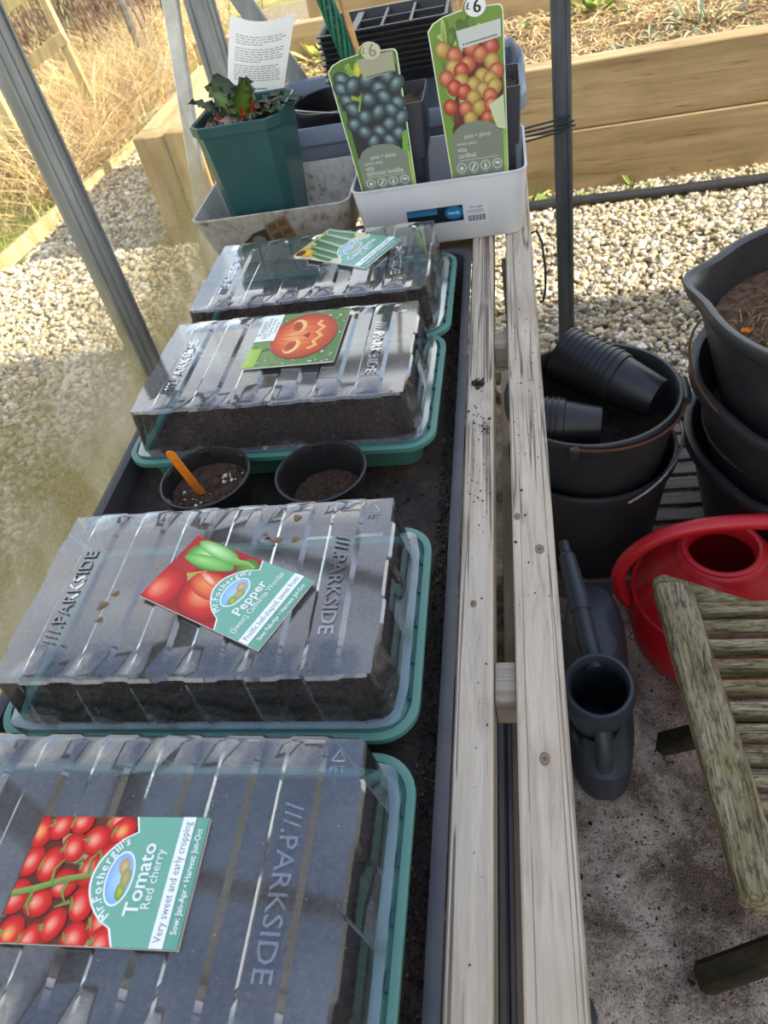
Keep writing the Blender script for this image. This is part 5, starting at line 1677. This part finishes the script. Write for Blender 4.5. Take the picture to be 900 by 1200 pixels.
# ------------------------------------------------------------------ red watering can
RC = (0.372, 1.150)
rc = thing('watering_can', (RC[0], RC[1], 0), 'red plastic watering can with a big round looping handle', 'watering can', 'watering cans on the floor')
m = MB().lathe([(0.125, 0.0), (0.140, 0.004), (0.168, 0.05), (0.182, 0.12), (0.182, 0.165), (0.176, 0.195), (0.170, 0.205), (0.160, 0.222), (0.138, 0.262), (0.112, 0.296), (0.098, 0.306), (0.094, 0.316), (0.089, 0.328), (0.081, 0.334), (0.072, 0.334), (0.067, 0.328), (0.066, 0.305), (0.10, 0.28), (0.15, 0.20), (0.15, 0.02)], 64, Matrix.Translation((RC[0], RC[1], 0)))
m.build('can_body', MT['red'], rc)
def ring(R, z, r):
    return MB().tube([(RC[0] + R * math.cos(a), RC[1] + R * math.sin(a), z) for a in np.linspace(0, 2 * PI, 49)[:-1]], r, 8, closed=True)
ring(0.1735, 0.203, 0.006).build('moulded_ring', MT['red'], rc)
ring(0.076, 0.331, 0.008).build('filler_rim', MT['red'], rc)
hp = [(0.62, 0.30), (0.56, 0.365), (0.48, 0.395), (0.40, 0.402), (0.32, 0.396), (0.25, 0.372), (0.195, 0.325), (0.168, 0.268), (0.168, 0.215), (0.186, 0.165), (0.222, 0.132)]
def smooth_path(p, k=4):
    out = []
    P_ = [Vector(q) for q in p]
    for i in range(len(P_) - 1):
        p0, p1, p2, p3 = P_[max(i - 1, 0)], P_[i], P_[i + 1], P_[min(i + 2, len(P_) - 1)]
        for j in range(k):
            t_ = j / k
            out.append(0.5 * ((2 * p1) + (p2 - p0) * t_ + (2 * p0 - 5 * p1 + 4 * p2 - p3) * t_ ** 2 + (3 * p1 - p0 - 3 * p2 + p3) * t_ ** 3))
    return out + [P_[-1]]
MB().tube(smooth_path([(x, RC[1] + 0.005, z) for x, z in hp]), 0.0165, 14).build('handle', MT['red'], rc)
MB().tube(smooth_path([(0.50, 1.14, 0.07), (0.62, 1.12, 0.15), (0.72, 1.10, 0.30), (0.80, 1.09, 0.40)]), [0.035] * 5 + [0.026] * 4 + [0.02] * 4, 14).build('spout', MT['red'], rc)

# ------------------------------------------------------------------ slate watering can
dc_ = thing('watering_can', (0.10, 0.95, 0), 'dark slate plastic watering can with a long spout beside the bench', 'watering can', 'watering cans on the floor')
def oval(cx, cy, a, b, z, n=40, p=2.6):
    pts = []
    for k in range(n):
        t_ = 2 * PI * k / n
        c, s_ = math.cos(t_), math.sin(t_)
        pts.append(Vector((cx + a * abs(c) ** (2 / p) * (1 if c > 0 else -1), cy + b * abs(s_) ** (2 / p) * (1 if s_ > 0 else -1), z)))
    return pts
m = MB()
m.loft([oval(0.102, 0.935, 0.062, 0.175, 0.0), oval(0.102, 0.935, 0.070, 0.185, 0.008), oval(0.102, 0.940, 0.071, 0.186, 0.09), oval(0.102, 0.972, 0.069, 0.160, 0.13),
        oval(0.102, 1.018, 0.066, 0.122, 0.20), oval(0.102, 1.024, 0.060, 0.112, 0.235), oval(0.102, 1.024, 0.046, 0.098, 0.258), oval(0.102, 1.02, 0.02, 0.05, 0.268)], True, True)
cb = m.build('can_body', MT['can'], dc_)
tilt = Matrix.Translation((0.0915, 0.838, 0.275)) @ Matrix.Rotation(math.radians(14), 4, 'X')
m = MB().lathe([(0.058, -0.085), (0.0625, -0.04), (0.067, -0.005), (0.070, 0.02), (0.0655, 0.048), (0.0625, 0.054), (0.057, 0.055), (0.053, 0.048), (0.052, 0.0), (0.050, -0.08), (0.049, -0.24)], 44, tilt, cap0=False)
m.build('filler_collar', MT['can'], dc_)
ct_ = MB().lathe([(0.0515, -0.235), (0.0535, 0.2)], 44, tilt).build('cutter', MT['can'], dc_)
bo = cb.modifiers.new('hole', 'BOOLEAN')
bo.operation = 'DIFFERENCE'
bo.object = ct_
bpy.context.view_layer.update()
nm = bpy.data.meshes.new_from_object(cb.evaluated_get(bpy.context.evaluated_depsgraph_get()))
cb.modifiers.clear()
cb.data = nm
nm.name = 'can_body'
bpy.data.objects.remove(ct_)
MB().tube(smooth_path([(0.098, 0.80, 0.215), (0.100, 0.775, 0.17), (0.101, 0.772, 0.12), (0.102, 0.80, 0.06)]), [0.017] * 13, 12).build('handle', MT['can'], dc_)
MB().tube([(0.090, 0.875, 0.305), (0.070, 1.00, 0.345)], [0.0195, 0.0185], 16).build('spout', MT['can'], dc_)
MB().tube([(0.0715, 0.99, 0.342), (0.0695, 1.005, 0.347), (0.062, 1.05, 0.361), (0.052, 1.105, 0.380), (0.051, 1.11, 0.382), (0.047, 1.135, 0.390)], [0.021, 0.022, 0.020, 0.0175, 0.012, 0.011], 16).build('spout_extension', MT['can'], dc_)

# ------------------------------------------------------------------ mossy slatted stool
sb = thing('slatted_stool', (0.4, 0.7, 0), 'weathered mossy wooden stool with narrow slats at the right edge', 'stool')
ZB = 0.40
MB().bar((0.246, 1.015, ZB - 0.022), (0.283, 0.43, ZB - 0.022), 0.068, 0.044, (0, 0, 1), 0.008).build('side_rail', MT['mossy'], sb)
MB().bar((0.78, 1.015, ZB - 0.022), (0.80, 0.43, ZB - 0.022), 0.068, 0.044, (0, 0, 1), 0.008).build('side_rail', MT['mossy'], sb)
m = MB()
m.bar((0.214, 1.026, ZB - 0.020), (0.400, 0.985, ZB - 0.075), 0.044, 0.044, (0, 0, 1), 0.016)
m.build('end_rail', MT['mossy_x'], sb)
ysl = [0.958, 0.915, 0.872, 0.829, 0.786, 0.743, 0.700, 0.657, 0.614, 0.571, 0.528, 0.485]
for y in ysl:
    x0 = 0.246 + (1.015 - y) * 0.063 + 0.030
    MB().bar((x0, y, ZB - 0.030), (0.765, y - 0.004, ZB - 0.030), 0.026, 0.032, (0, 0, 1), 0.005).build('slat', MT['mossy_x'], sb)
MB().bar((0.262, 0.452, ZB - 0.046), (0.33, 0.452, ZB - 0.05), 0.050, 0.042, (0, 0, 1), 0.012).build('rail_joint', MT['mossy_x'], sb)
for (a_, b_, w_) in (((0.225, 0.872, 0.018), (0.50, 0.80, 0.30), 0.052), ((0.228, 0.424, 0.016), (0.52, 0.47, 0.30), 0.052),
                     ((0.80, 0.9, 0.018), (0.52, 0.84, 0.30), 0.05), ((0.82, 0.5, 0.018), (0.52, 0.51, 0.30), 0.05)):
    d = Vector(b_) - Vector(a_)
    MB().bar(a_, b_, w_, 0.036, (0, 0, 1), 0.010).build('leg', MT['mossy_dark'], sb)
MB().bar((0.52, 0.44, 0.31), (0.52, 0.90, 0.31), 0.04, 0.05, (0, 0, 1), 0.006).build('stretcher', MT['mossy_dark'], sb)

# loose dirt on the floor
n = 1500
P = np.stack([rng.uniform(0.03, 0.6, n), rng.uniform(0.35, 1.25, n), np.full(n, 0.001)], 1)
v, f, c = crumbs(P, 0.0013, [(60, 48, 40), (76, 62, 52), (96, 80, 68), (44, 36, 30)])
o = raw_mesh('floor_dirt', v, f, c, MT['stone'], None, True, 0)
tag(o, 'dark crumbs of compost and leaf dirt over the concrete floor', 'dirt', kind='stuff')
o = MB().tube(smooth_path([(0.030, 0.30, 0.012), (0.036, 0.335, 0.012), (0.040, 0.36, 0.012), (0.030, 0.385, 0.012), (0.010, 0.39, 0.012)]), 0.009, 8).build('hose', MT['potgrey'])
tag(o, 'short bend of dark hose on the floor by the outer rail', 'hose')
